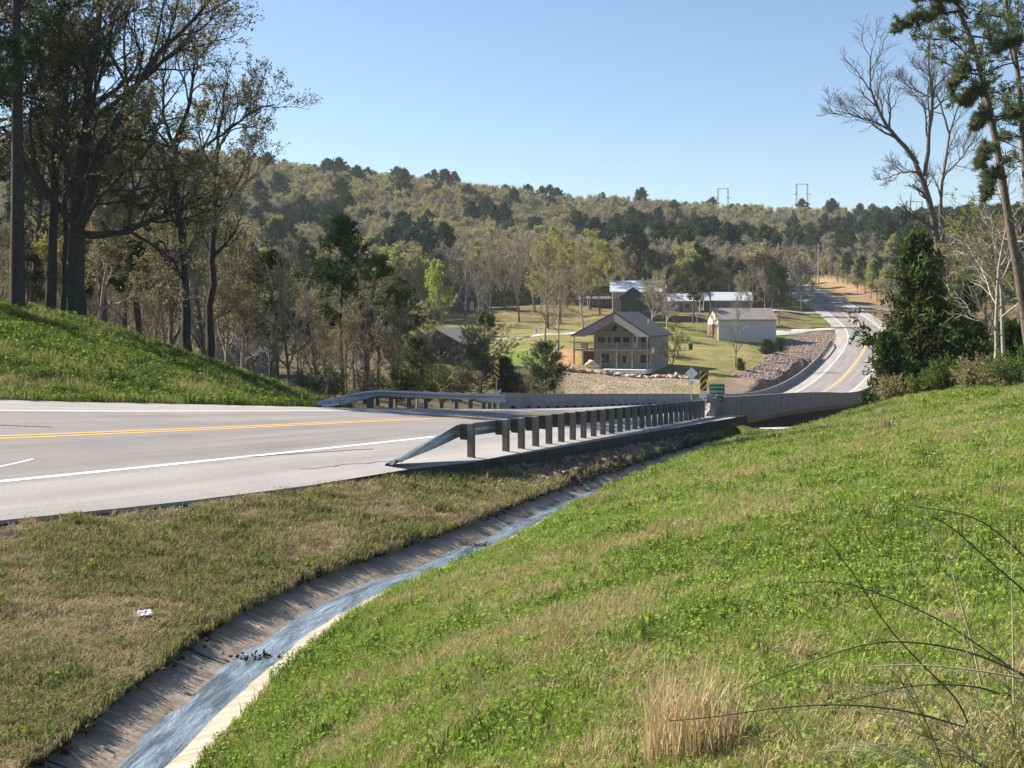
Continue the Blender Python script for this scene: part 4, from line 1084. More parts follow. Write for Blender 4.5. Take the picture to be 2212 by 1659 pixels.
# ------------------------------------------------------------------ trees: growth
def unit(v): return v / np.maximum(np.linalg.norm(v, axis=-1, keepdims=True), 1e-9)
def polyline(start, d, L, n, rng, wander, up, droop=0.0):
    """B branches at once: (B, n, 3) points wandering along their direction"""
    B = len(start); P = np.zeros((B, n, 3)); P[:, 0] = start; d = unit(d.copy())
    st = (L / (n - 1))[:, None]
    for i in range(1, n):
        d = unit(d + rng.normal(0, wander, (B, 3)) + np.array([0, 0, up - droop * i / n]))
        P[:, i] = P[:, i - 1] + d * st
    return P
def spawn(P, Rr, L, m, rng, t0, ang, lr, rr, spread=.25, t1=1.0, upb=0.0):
    """m children along every parent"""
    B, n = P.shape[:2]
    t = t0 + (t1 - t0) * (np.arange(m)[None] + rng.uniform(0, 1, (B, m))) / m
    f = t * (n - 1); i = np.clip(f.astype(int), 0, n - 2); w = (f - i)[..., None]
    b = np.arange(B)[:, None]
    pos = P[b, i] * (1 - w) + P[b, i + 1] * w
    tan = unit(P[b, i + 1] - P[b, i])
    rad = Rr[b, i] * (1 - w[..., 0]) + Rr[b, i + 1] * w[..., 0]
    ref = np.where(np.abs(tan[..., 2:3]) > .9, np.array([1., 0, 0]), np.array([0, 0, 1.]))
    u = unit(np.cross(tan, ref)); v = np.cross(tan, u)
    az = (np.arange(m)[None] * 2.4 + rng.uniform(0, 6.28, (B, 1)) + rng.normal(0, .5, (B, m)))[..., None]
    a = rng.normal(ang, spread, (B, m))[..., None]
    d = tan * np.cos(a) + (u * np.cos(az) + v * np.sin(az)) * np.sin(a) + np.array([0, 0, upb])
    Lc = L[:, None] * lr * (1 - .45 * (t - t0) / max(1e-3, t1 - t0)) * rng.uniform(.7, 1.3, (B, m))
    rc = np.minimum(rad * rr, rad * .95)
    return pos.reshape(-1, 3), d.reshape(-1, 3), Lc.ravel(), rc.ravel()
def radii(r, n, taper): return r[:, None] * (1 - (1 - taper) * np.linspace(0, 1, n)[None])
class Geo:
    def __init__(s): s.V = []; s.T = []; s.Q = []; s.mt = []; s.mq = []; s.n = 0
    def tubes(s, P, Rr, k, mat=0):
        B, n = P.shape[:2]
        if B == 0: return
        tan = unit(np.gradient(P, axis=1))
        mean = unit(P[:, -1] - P[:, 0])
        ref = np.where(np.abs(mean[:, 2:3]) > .85, np.array([1., .2, 0]), np.array([.1, .1, 1.]))[:, None]
        u = unit(np.cross(tan, np.broadcast_to(ref, tan.shape))); v = np.cross(tan, u)
        a = np.arange(k) * 2 * np.pi / k
        ring = P[:, :, None] + Rr[:, :, None, None] * (u[:, :, None] * np.cos(a)[None, None, :, None] + v[:, :, None] * np.sin(a)[None, None, :, None])
        idx = s.n + np.arange(B * n * k).reshape(B, n, k)
        s.V.append(ring.reshape(-1, 3)); s.n += B * n * k
        q = np.stack([idx[:, :-1], np.roll(idx, -1, 2)[:, :-1], np.roll(idx, -1, 2)[:, 1:], idx[:, 1:]], -1).reshape(-1, 4)
        s.Q.append(q); s.mq.append(np.full(len(q), mat))
    def tris(s, A, B, C, mat=0):
        n = len(A); V = np.stack([A, B, C], 1).reshape(-1, 3)
        s.T.append(s.n + np.arange(3 * n).reshape(n, 3)); s.V.append(V); s.n += 3 * n; s.mt.append(np.full(n, mat))
    def quads(s, A, B, C, D, mat=0):
        n = len(A); V = np.stack([A, B, C, D], 1).reshape(-1, 3)
        s.Q.append(s.n + np.arange(4 * n).reshape(n, 4)); s.V.append(V); s.n += 4 * n; s.mq.append(np.full(n, mat))
    def mesh(s, name, mats, smooth=False):
        me = np_mesh(name, np.concatenate(s.V), np.concatenate(s.T) if s.T else None, np.concatenate(s.Q) if s.Q else None,
                     np.concatenate(s.mt) if s.mt else None, np.concatenate(s.mq) if s.mq else None, smooth)
        for m_ in mats: me.materials.append(m_)
        return me
def rand_dirs(n, rng): return unit(rng.normal(0, 1, (n, 3)))
def leaves(geo, pos, size, rng, mat, hang=0.0, aspect=.6):
    n = len(pos)
    if n == 0: return
    d = unit(rand_dirs(n, rng) + np.array([0, 0, -hang])); w = unit(np.cross(d, rand_dirs(n, rng)))
    s_ = size * rng.uniform(.6, 1.35, n)[:, None]
    geo.quads(pos, pos + d * s_ * .5 + w * s_ * aspect * .5, pos + d * s_, pos + d * s_ * .5 - w * s_ * aspect * .5, mat)
def sample_on(P, m, rng, t0=0.0):
    B, n = P.shape[:2]
    t = rng.uniform(t0, 1, (B, m)); f = t * (n - 1); i = np.clip(f.astype(int), 0, n - 2); w = (f - i)[..., None]; b = np.arange(B)[:, None]
    return (P[b, i] * (1 - w) + P[b, i + 1] * w).reshape(-1, 3)

def hardwood(seed, H=14.0, r0=.22, levels=4, kids=(9, 6, 5, 4), fork=.35, spread=.75, leaf=0, lsize=.12, twig=.010, guided=None, up=.10, sub=1.0, leaf_from=.2, sides=(8, 6, 4, 3, 3), hang=.2, tuft=False, wander=.13):
    """returns (woody geometry, crown geometry): trunk and limbs / twigs and leaves"""
    rng = np.random.default_rng(seed)
    wood, crown = Geo(), Geo()
    if guided:
        levs = []
        for pts, ra, rb in guided:                    # traced limbs, resampled
            pts = np.array(pts, float); t = np.concatenate([[0], np.cumsum(np.linalg.norm(np.diff(pts, axis=0), axis=1))])
            n = 14; tt = np.linspace(0, t[-1], n); P = np.stack([np.interp(tt, t, pts[:, k]) for k in range(3)], -1)
            P[1:-1] = (P[:-2] + 2 * P[1:-1] + P[2:]) / 4
            P[1:] += rng.normal(0, .02 + ra * .08, (n - 1, 3))
            levs.append((P[None], np.linspace(ra, rb, n)[None], np.array([t[-1]])))
        for P, Rr, L in levs: wood.tubes(P, Rr, 9)
        P = np.concatenate([l[0] for l in levs]); Rr = np.concatenate([l[1] for l in levs]); L = np.array([l[2][0] for l in levs])
        L = np.minimum(L, H * .5)
    else:
        P = polyline(np.zeros((1, 3)), np.array([[rng.normal(0, .05), rng.normal(0, .05), 1.]]), np.array([H * .8]), 10, rng, .05, .05)
        Rr = radii(np.array([r0]), 10, .25); L = np.array([H * .55])
        Rr[:, 0] *= 1.35
        wood.tubes(P, Rr, sides[0])
    t0 = fork
    for lv in range(1, levels + 1):
        m = kids[lv - 1]
        last = lv == levels
        pos, d, Lc, rc = spawn(P, Rr, L, m, rng, t0, spread if lv == 1 else .62, .62 if lv == 1 else .58, .62, .22, 1.0, .12)
        n = (8, 6, 5, 4, 3)[min(lv - 1, 4)] if not last else 4
        P = polyline(pos, d, Lc, n, rng, wander + .03 * lv, up)
        rc = np.maximum(rc, twig * (1.6 if not last else 1.0))
        Rr = radii(rc, n, .35); L = Lc
        (wood if lv == 1 else crown).tubes(P, Rr, sides[min(lv, 4)])
        t0 = .22
    if leaf:
        pos = sample_on(P, leaf, rng, leaf_from)
        pos = pos + rng.normal(0, lsize * .5, pos.shape)
        leaves(crown, pos, lsize, rng, 1, hang)
    return wood, crown

def pine(seed, H=18.0, r0=.2, crown_from=.45, width=3.2, whorls=16, per=5, tufts=5, tsize=.32, needles=12, guided=None, lean=0.0, round_top=True, stubs=True, sides=8, dens=1.0, nw=.10):
    rng = np.random.default_rng(seed)
    wood, crown = Geo(), Geo()
    if guided is not None:
        pts = np.array(guided, float); t = np.concatenate([[0], np.cumsum(np.linalg.norm(np.diff(pts, axis=0), axis=1))]); n = 16
        tt = np.linspace(0, t[-1], n); P = np.stack([np.interp(tt, t, pts[:, k]) for k in range(3)], -1)[None]; H = t[-1]
    else:
        n = 12; P = polyline(np.zeros((1, 3)), np.array([[lean, rng.normal(0, .03), 1.]]), np.array([H]), n, rng, .02, .02)
    Rr = radii(np.array([r0]), n, .22); Rr[:, 0] *= 1.25
    wood.tubes(P, Rr, sides)
    m = whorls * per
    t = crown_from + (1 - crown_from) * np.sort(rng.uniform(0, 1, m)) ** .9
    f = t * (n - 1); i = np.clip(f.astype(int), 0, n - 2); w = (f - i)[:, None]
    pos = P[0, i] * (1 - w) + P[0, i + 1] * w
    q = (t - crown_from) / (1 - crown_from)
    prof = np.where(q < .25, .55 + 1.8 * q, 1.0 - ((q - .25) / .75) ** (2.2 if round_top else 1.1) * .85)
    L = width * prof * rng.uniform(.45, 1.1, m)
    az = rng.uniform(0, 6.28, m); el = np.interp(q, [0, .6, 1], [-.05, .35, 1.1]) + rng.normal(0, .18, m)
    d = np.stack([np.cos(az) * np.cos(el), np.sin(az) * np.cos(el), np.sin(el)], -1)
    B1 = polyline(pos, d, L, 6, rng, .10, .07)
    rb = np.clip(L * .016, .012, .09)
    crown.tubes(B1, radii(rb, 6, .3), 4)
    p2, d2, L2, r2 = spawn(B1, radii(rb, 6, .3), L, tufts, rng, .3, .75, .34, .6, .25, 1.0, .15)
    B2 = polyline(p2, d2, L2, 3, rng, .12, .08)
    crown.tubes(B2, radii(np.maximum(r2, .008), 3, .5), 3)
    tips = np.concatenate([B2[:, -1], B2[:, 1], B1[:, -1]])
    if dens < 1: tips = tips[rng.uniform(0, 1, len(tips)) < dens]
    axis = unit(np.concatenate([B2[:, -1] - B2[:, 0], B2[:, -1] - B2[:, 0], B1[:, -1] - B1[:, 0]])[:len(tips)])
    c = np.repeat(tips, needles, 0); k = len(c)
    dirs = unit(rand_dirs(k, rng) + np.array([0, 0, .35])); s_ = tsize * rng.uniform(.55, 1.2, k)[:, None]
    sd_ = unit(np.cross(dirs, rand_dirs(k, rng))) * s_ * nw
    c = c + rng.normal(0, tsize * .18, c.shape)
    crown.tris(c - sd_, c + sd_, c + dirs * s_, 1)
    if stubs:
        ns = 9; ts = rng.uniform(.12, crown_from, ns); f = ts * (n - 1); i = np.clip(f.astype(int), 0, n - 2); w = (f - i)[:, None]
        sp = P[0, i] * (1 - w) + P[0, i + 1] * w; a_ = rng.uniform(0, 6.28, ns)
        S = polyline(sp, np.stack([np.cos(a_), np.sin(a_), rng.normal(0, .2, ns)], -1), rng.uniform(.3, 1.4, ns), 4, rng, .15, 0)
        wood.tubes(S, radii(np.full(ns, .02), 4, .4), 4)
    return wood, crown

def evergreen(seed, H=7.0, width=2.4, n=2600, size=.30, base=.03, power=.8, blunt=.1, mat=1):
    """dense juniper or bush: sprays all through a ragged cone"""
    rng = np.random.default_rng(seed)
    wood, crown = Geo(), Geo()
    P = polyline(np.zeros((1, 3)), np.array([[0., 0, 1.]]), np.array([H * .92]), 8, rng, .03, .05)
    wood.tubes(P, radii(np.array([max(.05, H * .018)]), 8, .2), 8)
    nb = 150
    t = base + (1 - base) * rng.uniform(0, 1, nb) ** 1.2
    f = np.clip(t, 0, .999) * 7; i = f.astype(int); w = (f - i)[:, None]
    pos = P[0, i] * (1 - w) + P[0, np.minimum(i + 1, 7)] * w
    lob = 1 + .28 * np.sin(rng.uniform(0, 6.28, nb) * 3)
    L = width * ((1 - t) ** power * (1 - blunt) + blunt) * rng.uniform(.5, 1.15, nb) * lob
    az = rng.uniform(0, 6.28, nb); el = rng.normal(.25, .22, nb) + t * .6
    B1 = polyline(pos, np.stack([np.cos(az) * np.cos(el), np.sin(az) * np.cos(el), np.sin(el)], -1), L, 6, rng, .12, .06)
    crown.tubes(B1, radii(np.clip(L * .014, .008, .05), 6, .3), 3)
    c = sample_on(B1, max(1, n // nb), rng, .25)
    c = c + rng.normal(0, size * .55, c.shape) * np.array([1, 1, .8])
    k = len(c)
    for j in range(3):
        d = unit(rand_dirs(k, rng) + np.array([0, 0, .5])); s_ = size * rng.uniform(.5, 1.2, k)[:, None]; sd_ = unit(np.cross(d, rand_dirs(k, rng))) * s_ * .17
        crown.tris(c - sd_, c + sd_, c + d * s_, mat)
    return wood, crown

def shrub(seed, H=1.5, width=1.4, stems=26, leaf=14, lsize=.10):
    rng = np.random.default_rng(seed)
    wood, crown = Geo(), Geo()
    a = rng.uniform(0, 6.28, stems); e = rng.uniform(.1, .8, stems)
    d = np.stack([np.cos(a) * np.sin(e), np.sin(a) * np.sin(e), np.cos(e)], -1)
    P = polyline(d * np.array([.25, .25, 0]) * width * .5, d, H * rng.uniform(.6, 1.15, stems), 6, rng, .14, .02, .05)
    Rr = radii(np.full(stems, .013), 6, .4); wood.tubes(P, Rr, 4)
    pos, d2, L2, r2 = spawn(P, Rr, H * np.ones(stems), 6, rng, .25, .7, .38, .6)
    B2 = polyline(pos, d2, L2, 4, rng, .15, .05); crown.tubes(B2, radii(np.maximum(r2, .005), 4, .5), 3)
    leaves(crown, np.concatenate([sample_on(B2, leaf, rng), sample_on(P, leaf, rng, .4)]) + rng.normal(0, lsize * .4, (len(B2) * leaf + stems * leaf, 3)), lsize, rng, 1, .1)
    return wood, crown

# ------------------------------------------------------------------ trees: materials
M['bark_dark'] = mottled('dark_oak_bark', (.022, .019, .018), (.055, .048, .043), 6, .95, bscale=18, bstr=.8, bdist=.03)
M['bark_grey'] = mottled('grey_bark', (.075, .066, .058), (.145, .13, .112), 5, .95, bscale=16, bstr=.6, bdist=.02)
M['bark_pale'] = mottled('pale_bark', (.24, .215, .17), (.38, .345, .285), 4, .95, bscale=14, bstr=.5, bdist=.02)
M['bark_pine'] = mottled('pine_bark', (.075, .055, .045), (.17, .125, .10), 5, .95, bscale=12, bstr=.9, bdist=.03)
M['twig'] = mottled('grey_twigs', (.09, .078, .066), (.16, .14, .118), 2, .95)
M['twig_dark'] = mottled('dark_twigs', (.035, .031, .028), (.07, .062, .055), 2, .95)
M['twig_light'] = mottled('light_twigs', (.17, .15, .125), (.28, .25, .21), 2, .95)
M['bark_mid'] = mottled('mid_grey_bark', (.10, .088, .075), (.20, .175, .15), 5, .95)
M['leaf_young'] = leafmat('young_oak_leaves', (.13, .13, .06), (.20, .19, .09), (.26, .22, .12), .4)
M['leaf_yellow'] = leafmat('yellow_green_leaves', (.24, .24, .05), (.33, .32, .08), (.37, .33, .12), .4)
M['leaf_lime'] = leafmat('lime_leaves', (.20, .26, .035), (.30, .36, .06), (.36, .40, .10), .45)
M['leaf_tan'] = leafmat('tan_buds', (.22, .19, .10), (.28, .235, .13), (.24, .24, .11), .35)
M['leaf_mid'] = leafmat('mid_green_leaves', (.08, .125, .025), (.12, .17, .04), (.16, .20, .06), .4)
M['needle'] = leafmat('pine_needles', (.020, .040, .014), (.035, .062, .02), (.06, .085, .03), .2)
M['needle_lit'] = leafmat('pine_needles_fresh', (.075, .10, .05), (.115, .14, .072), (.16, .18, .10), .3)
M['cedar'] = leafmat('cedar_sprays', (.035, .055, .018), (.062, .085, .028), (.12, .135, .05), .25)

def plant(name, label, cat, loc, wood, crown, mats, group=None, rz=0.0, sc=1.0):
    """tree thing > trunk, crown"""
    r = empty(name, loc, rz); r.scale = (sc, sc, sc)
    tag(r, label, cat, group)
    t = wood if not isinstance(wood, Geo) else wood.mesh('trunk', [mats[0]], True)
    c = crown if not isinstance(crown, Geo) else crown.mesh('crown', [mats[1], mats[2]])
    obj('trunk', t, None, r); obj('crown', c, None, r)
    return r
def copy_plant(src, label, loc, rz, sc, group):
    r = src.copy(); col.objects.link(r); r.location = loc; r.rotation_euler = (random.gauss(0, .02), random.gauss(0, .02), rz); r.scale = (sc[0], sc[0], sc[1])
    r['label'] = label
    if group: r['group'] = group
    for ch in src.children:
        c = ch.copy(); col.objects.link(c); c.parent = r
    return r
def at(px, Y): X = (px - CX) * Y / F; return (X, Y, gz(X, Y))
def traced(base, Y, pts, jit, seed):
    """limb traced at depth Y, bowed in depth; relative to the tree's base"""
    r = random.Random(seed); out = []; d = 0
    for k, (a, b) in enumerate(pts):
        p = P3(a * DK, b * DK, Y); out.append((p[0] - base[0], jit * k / max(1, len(pts) - 1), p[2] - base[2]))
    return out

# ------------------------------------------------------------------ large trees on the left bank
G1 = 'large dark trees on the left bank'
Y = 56; base = np.array(at(165 * DK, Y)); bz = (YH - 718 * DK) * Y / F; base[2] = min(base[2], bz + .3)
T = lambda pts, ra, rb, jit, sd: (traced(base, Y, pts, jit, sd), ra, rb)
tr = [T([(165, 735), (164, 640), (163, 550), (163, 400), (175, 330), (190, 220), (196, 90), (205, -60)], .46, .10, .6, 1),
      T([(166, 505), (200, 420), (233, 327), (260, 267), (310, 187), (360, 117), (450, 43), (500, -20)], .24, .05, -1.5, 2),
      T([(185, 270), (217, 240), (300, 160), (367, 97), (420, 20)], .14, .04, 1.5, 3),
      T([(165, 512), (215, 502), (273, 497), (310, 470), (353, 457), (383, 433), (420, 413)], .20, .06, 2.0, 4),
      T([(168, 508), (200, 465), (233, 430), (317, 360), (367, 320)], .13, .04, -2.2, 5),
      T([(163, 420), (130, 340), (110, 260), (95, 150), (70, 60)], .16, .04, 1.8, 6),
      T([(178, 320), (205, 230), (240, 120), (275, 0)], .12, .04, -1.0, 7)]
w, c = hardwood(1, 15, .4, 3, (10, 6, 6), .3, .75, 8, .14, .009, tr, .05)
plant('oak_tree', 'thick dark oak with long limb reaching right on the left bank', 'tree', tuple(base), w, c, (M['bark_dark'], M['twig_dark'], M['leaf_young']), G1)
Y = 60; base = np.array(at(405 * DK, Y)); base[2] = min(base[2], (YH - 783 * DK) * Y / F + .3)
tr = [T([(406, 800), (402, 650), (395, 560), (385, 480), (378, 400), (375, 310)], .26, .13, .2, 11),
      T([(376, 320), (350, 250), (345, 200), (350, 120)], .11, .03, .8, 12), T([(375, 310), (400, 262), (420, 200), (428, 130), (420, 70)], .12, .03, -.8, 13),
      T([(378, 330), (340, 285), (300, 272), (260, 285)], .08, .03, 1.0, 14), T([(385, 400), (425, 330), (467, 303), (520, 270), (567, 240), (604, 236)], .11, .03, -1.2, 15),
      T([(388, 470), (360, 430), (330, 400)], .06, .02, 1, 16)]
w, c = hardwood(2, 11, .3, 3, (9, 6, 6), .35, .7, 5, .12, .008, tr, .06)
plant('oak_tree', 'slender dark tree with a right-sweeping upper limb against the sky', 'tree', tuple(base), w, c, (M['bark_dark'], M['twig_dark'], M['leaf_young']), G1)
Y = 63; base = np.array(at(453 * DK, Y)); base[2] = min(base[2], (YH - 780 * DK) * Y / F + .3)
tr = [T([(453, 800), (455, 650), (460, 500), (465, 400), (468, 320), (476, 250), (486, 190)], .23, .05, .2, 21),
      T([(462, 480), (490, 430), (515, 380), (530, 320)], .07, .02, .9, 22), T([(466, 380), (440, 320), (435, 260)], .06, .02, -.9, 23), T([(468, 330), (500, 280), (530, 260), (548, 230)], .06, .02, -.8, 24),
      T([(458, 560), (430, 500), (415, 450)], .06, .02, 1.2, 25)]
w, c = hardwood(3, 10, .3, 3, (9, 6, 6), .35, .7, 5, .12, .008, tr, .06)
plant('oak_tree', 'dark straight tree at the right end of the left bank group', 'tree', tuple(base), w, c, (M['bark_dark'], M['twig_dark'], M['leaf_young']), G1)
Y = 57; base = np.array(at(108 * DK, Y))
tr = [T([(108, 720), (112, 560), (112, 400), (120, 260), (128, 120), (132, -40)], .28, .08, .3, 31), T([(113, 380), (80, 300), (60, 200), (50, 80)], .11, .03, 1, 32), T([(118, 290), (150, 200), (160, 90), (170, -20)], .10, .03, -1, 33), T([(112, 430), (150, 380), (200, 350)], .06, .02, 1.5, 34)]
w, c = hardwood(4, 13, .3, 3, (11, 6, 6), .35, .7, 6, .13, .009, tr, .06)
plant('oak_tree', 'dark trunk between the tall pine and the thick oak', 'tree', tuple(base), w, c, (M['bark_dark'], M['twig_dark'], M['leaf_young']), G1)
Y = 58; base = np.array(at(136 * DK, Y))
tr = [T([(136, 718), (138, 560), (140, 400), (140, 240), (150, 60)], .16, .05, .3, 41), T([(139, 420), (165, 340), (185, 260)], .06, .02, 1, 42), T([(140, 330), (110, 250), (105, 150)], .06, .02, -1, 43)]
w, c = hardwood(5, 11, .3, 3, (9, 6, 5), .35, .7, 5, .13, .009, tr, .06)
plant('oak_tree', 'thin dark trunk standing close left of the thick oak', 'tree', tuple(base), w, c, (M['bark_dark'], M['twig_dark'], M['leaf_young']), G1)
Y = 52; base = np.array(at(36 * DK, Y)); base[2] = min(base[2], (YH - 700 * DK) * Y / F + .4)
w, c = pine(11, 21, .34, .42, 4.0, 18, 5, 6, .34, 14, traced(base, Y, [(38, 720), (36, 400), (32, 100), (28, -220), (26, -420)], .4, 51))
plant('pine_tree', 'tall straight pine with bare lower trunk at the left edge', 'tree', tuple(base), w, c, (M['bark_dark'], M['twig_dark'], M['needle']), G1)
for k, (px, Y, h, cf, wd, lab) in enumerate(((-18, 58, 20, .25, 4.8, 'dark pine partly cut by the left frame edge'), (104, 72, 19, .35, 4.4, 'bushy dark pine behind the thick oak'), (140, 80, 16.5, .35, 4.0, 'lower dark pine right of the thick oak crown'), (30, 78, 14, .2, 4.2, 'broad dark pine low behind the left trunks'))):
    w, c = pine(60 + k, h, .25, cf, wd, 17, 5, 6, .36, 12)
    plant('pine_tree', lab, 'tree', at(px, Y), w, c, (M['bark_pine'], M['twig_dark'], M['needle']), G1)

# trees just outside the frame on the left; their shade falls across the bank
for k, (X_, Y_, h_) in enumerate(((-37, 43, 13), (-38, 49, 14), (-37, 55, 14), (-39, 61, 14), (-46, 52, 17))):
    w, c = hardwood(600 + k, h_, .25, 3, (9, 6, 5), .3, .7, 9, .17, .012, None, .07) if k % 2 else pine(620 + k, h_, .25, .35, 3.6, 15, 5, 5, .36, 10)
    plant('oak_tree' if k % 2 else 'pine_tree', 'shade tree just beyond the left frame edge', 'tree', (X_, Y_, gz(X_, Y_)), w, c, (M['bark_dark'], M['twig_dark'], M['leaf_young'] if k % 2 else M['needle']), 'shade trees beyond the left frame edge')

# ------------------------------------------------------------------ trees on the right
G2 = 'trees on the right of the slope'
Y = 78; base = np.array(at(2038 * DK, Y))
tr = [T([(2046, 880), (2040, 700), (2030, 553), (2014, 442), (1998, 381), (1982, 356)], .33, .17, .2, 71),
      T([(1982, 356), (1970, 333), (1940, 295), (1917, 270), (1901, 232), (1884, 193), (1886, 132), (1890, 100)], .17, .03, .7, 72), T([(1930, 285), (1884, 262), (1844, 252), (1799, 242)], .08, .02, -.6, 73),
      T([(1998, 381), (2003, 333), (2010, 243), (2009, 193), (1998, 142), (2002, 81), (2004, 50)], .15, .03, -.8, 74), T([(1990, 370), (1950, 372), (1915, 385)], .06, .02, .8, 75), T([(2008, 210), (1975, 185), (1950, 160)], .06, .015, 1.2, 78), T([(2010, 240), (2040, 215), (2050, 160)], .06, .015, -1.2, 79)]
w, c = hardwood(7, 11, .3, 3, (10, 7, 6), .2, .68, 0, .1, .010, tr, .08, wander=.15)
plant('bare_tree', 'leafless forked hardwood against the sky left of the leaning pine', 'tree', tuple(base), w, c, (M['bark_grey'], M['twig'], M['twig']), G2)
Y = 80; base = np.array(at(2046 * DK, Y))
tr = [T([(2050, 880), (2046, 700), (2040, 560), (2027, 432), (2036, 400), (2046, 346), (2055, 264), (2075, 215), (2090, 190)], .24, .03, .4, 76), T([(2052, 290), (2035, 225), (2020, 190), (2025, 140)], .08, .02, .8, 77), T([(2040, 380), (2075, 340), (2095, 300)], .06, .02, -.8, 177)]
w, c = hardwood(8, 9, .3, 3, (10, 7, 5), .3, .68, 0, .1, .010, tr, .08, wander=.15)
plant('bare_tree', 'second leafless trunk joined close behind the forked hardwood', 'tree', tuple(base), w, c, (M['bark_grey'], M['twig'], M['twig']), G2)
Y = 42; base = np.array(at(1035, Y)); g0 = [(2240, 870), (2205, 607), (2185, 496), (2167, 369), (2161, 325), (2138, 203), (2116, 114), (2098, 53), (2075, 0), (2055, -60), (2040, -120), (2030, -200)]
gd = traced(base, Y, g0, .6, 81)
w, c = pine(81, 20, .20, .50, 2.6, 10, 4, 6, .27, 16, gd, stubs=True, dens=.75)
# the long needled bough that reaches left at the top of the frame
rng = np.random.default_rng(5)
def bough(c, base, Y, pts, seed, r=.05, tsz=.25, nt_=150, wid=.42):
    rng = np.random.default_rng(seed)
    P = np.array(traced(base, Y, pts, -.8, seed)); t = np.concatenate([[0], np.cumsum(np.linalg.norm(np.diff(P, axis=0), axis=1))]); tt = np.linspace(0, t[-1], 9)
    P = np.stack([np.interp(tt, t, P[:, k]) for k in range(3)], -1)[None]; Rr = radii(np.array([r]), 9, .3); c.tubes(P, Rr, 5)
    pos, d, L, rr = spawn(P, Rr, np.array([t[-1]]), 26, rng, .22, .8, .3, .5, .3, 1.0, .25)
    B2 = polyline(pos, d, L * wid * 1.6, 4, rng, .12, .1); c.tubes(B2, radii(np.maximum(rr, .008), 4, .5), 3)
    tips = sample_on(B2, max(2, nt_ // 26), rng, .2); cc = np.repeat(tips, 14, 0); k = len(cc)
    dr = unit(rand_dirs(k, rng) + np.array([0, 0, .3])); s_ = tsz * rng.uniform(.5, 1.2, k)[:, None]; sd_ = unit(np.cross(dr, rand_dirs(k, rng))) * s_ * .09
    c.tris(cc - sd_, cc + sd_, cc + dr * s_, 1)
for k, pts in enumerate(([(2082, 22), (2030, 32), (1980, 48), (1950, 62), (1922, 74)], [(2090, 40), (2060, 10), (2010, 0), (1960, 8)], [(2126, 150), (2080, 155), (2060, 175), (2040, 200)], [(2120, 125), (2150, 110), (2180, 100)], [(2135, 190), (2100, 200), (2065, 235)], [(2145, 235), (2110, 260), (2085, 285)], [(2150, 260), (2180, 250), (2210, 240)], [(2158, 310), (2120, 330), (2095, 365)], [(2165, 350), (2130, 390), (2110, 430)])):
    bough(c, base, Y, pts, 300 + k, nt_=210)
plant('pine_tree', 'leaning pine with a needled bough reaching left at the top right', 'tree', tuple(base), w, c, (M['bark_pine'], M['twig_dark'], M['needle_lit']), G2)
Y = 46; base = np.array(at(1048, Y)); g0 = [(2262, 870), (2235, 600), (2220, 400), (2205, 162), (2195, 89), (2181, 0), (2170, -90), (2165, -180)]
w, c = pine(82, 20, .20, .48, 2.8, 13, 4, 6, .27, 14, traced(base, Y, g0, .5, 82), dens=.9)
plant('pine_tree', 'second leaning pine at the right frame edge', 'tree', tuple(base), w, c, (M['bark_pine'], M['twig_dark'], M['needle_lit']), G2)
w, c = evergreen(91, 8.0, 3.5, 8200, .34, .02, .85, .10)
plant('cedar_tree', 'dense dark green cedar beside the road curve on the right', 'tree', at(922, 55), w, c, (M['bark_pine'], M['twig_dark'], M['cedar']), G2)
for k, (px, Y, h, wd, lab) in enumerate(((893, 53, 3.4, 1.15, 'low cedar at the left foot of the dense cedar'), (962, 60, 6.2, 2.2, 'cedar tucked behind the right side of the dense cedar'), (975, 66, 4.0, 2.0, 'dark cedar under the pale saplings'), (1010, 52, 2.6, 1.6, 'small cedar at the right frame edge'), (874, 58, 1.5, .8, 'little cedar by the end of the near parapet'))):
    w, c = evergreen(92 + k, h, wd, 2600, .26, .02, .7, .15)
    plant('cedar_tree', lab, 'tree', at(px, Y), w, c, (M['bark_pine'], M['twig_dark'], M['cedar']), G2)
for k, (px, Y, h, lab, lm, lf) in enumerate(((994, 50, 9.5, 'pale thin sapling with bare side limbs on the right', 'leaf_tan', 0), (1004, 51, 9.0, 'pale crooked sapling next to the leaning pine', 'leaf_tan', 0), (960, 64, 8.6, 'tan budded tree right of the dense cedar', 'leaf_tan', 14), (985, 75, 12.5, 'yellow budded tree behind the pale saplings', 'leaf_yellow', 12), (1020, 70, 14, 'budding tree behind the leaning pine', 'leaf_young', 12), (945, 90, 9, 'tan budded tree showing above the dense cedar', 'leaf_tan', 14), (1030, 62, 8, 'leafing tree low at the right frame edge', 'leaf_mid', 14), (935, 110, 13, 'olive budding tree far behind the dense cedar', 'leaf_young', 14), (915, 135, 14, 'yellow-green tree between the cedar and the brown bank', 'leaf_yellow', 12), (965, 100, 13, 'yellow-green tree behind the bare hardwood', 'leaf_yellow', 12), (1005, 95, 14, 'olive tree behind the pale saplings', 'leaf_young', 14), (900, 165, 13, 'tan tree beyond the curve of the road', 'leaf_tan', 14))):
    w, c = hardwood(400 + k, h, .10 if h < 10 else .15, 3, (9, 6, 5), .25, .95 if k < 2 else .7, lf, .12, .009, None, .04)
    plant('sapling' if k < 2 else 'hardwood_tree', lab, 'tree', at(px, Y), w, c, (M['bark_pale'] if k < 2 else M['bark_grey'], M['bark_pale'] if k < 2 else M['twig'], M[lm]), G2)
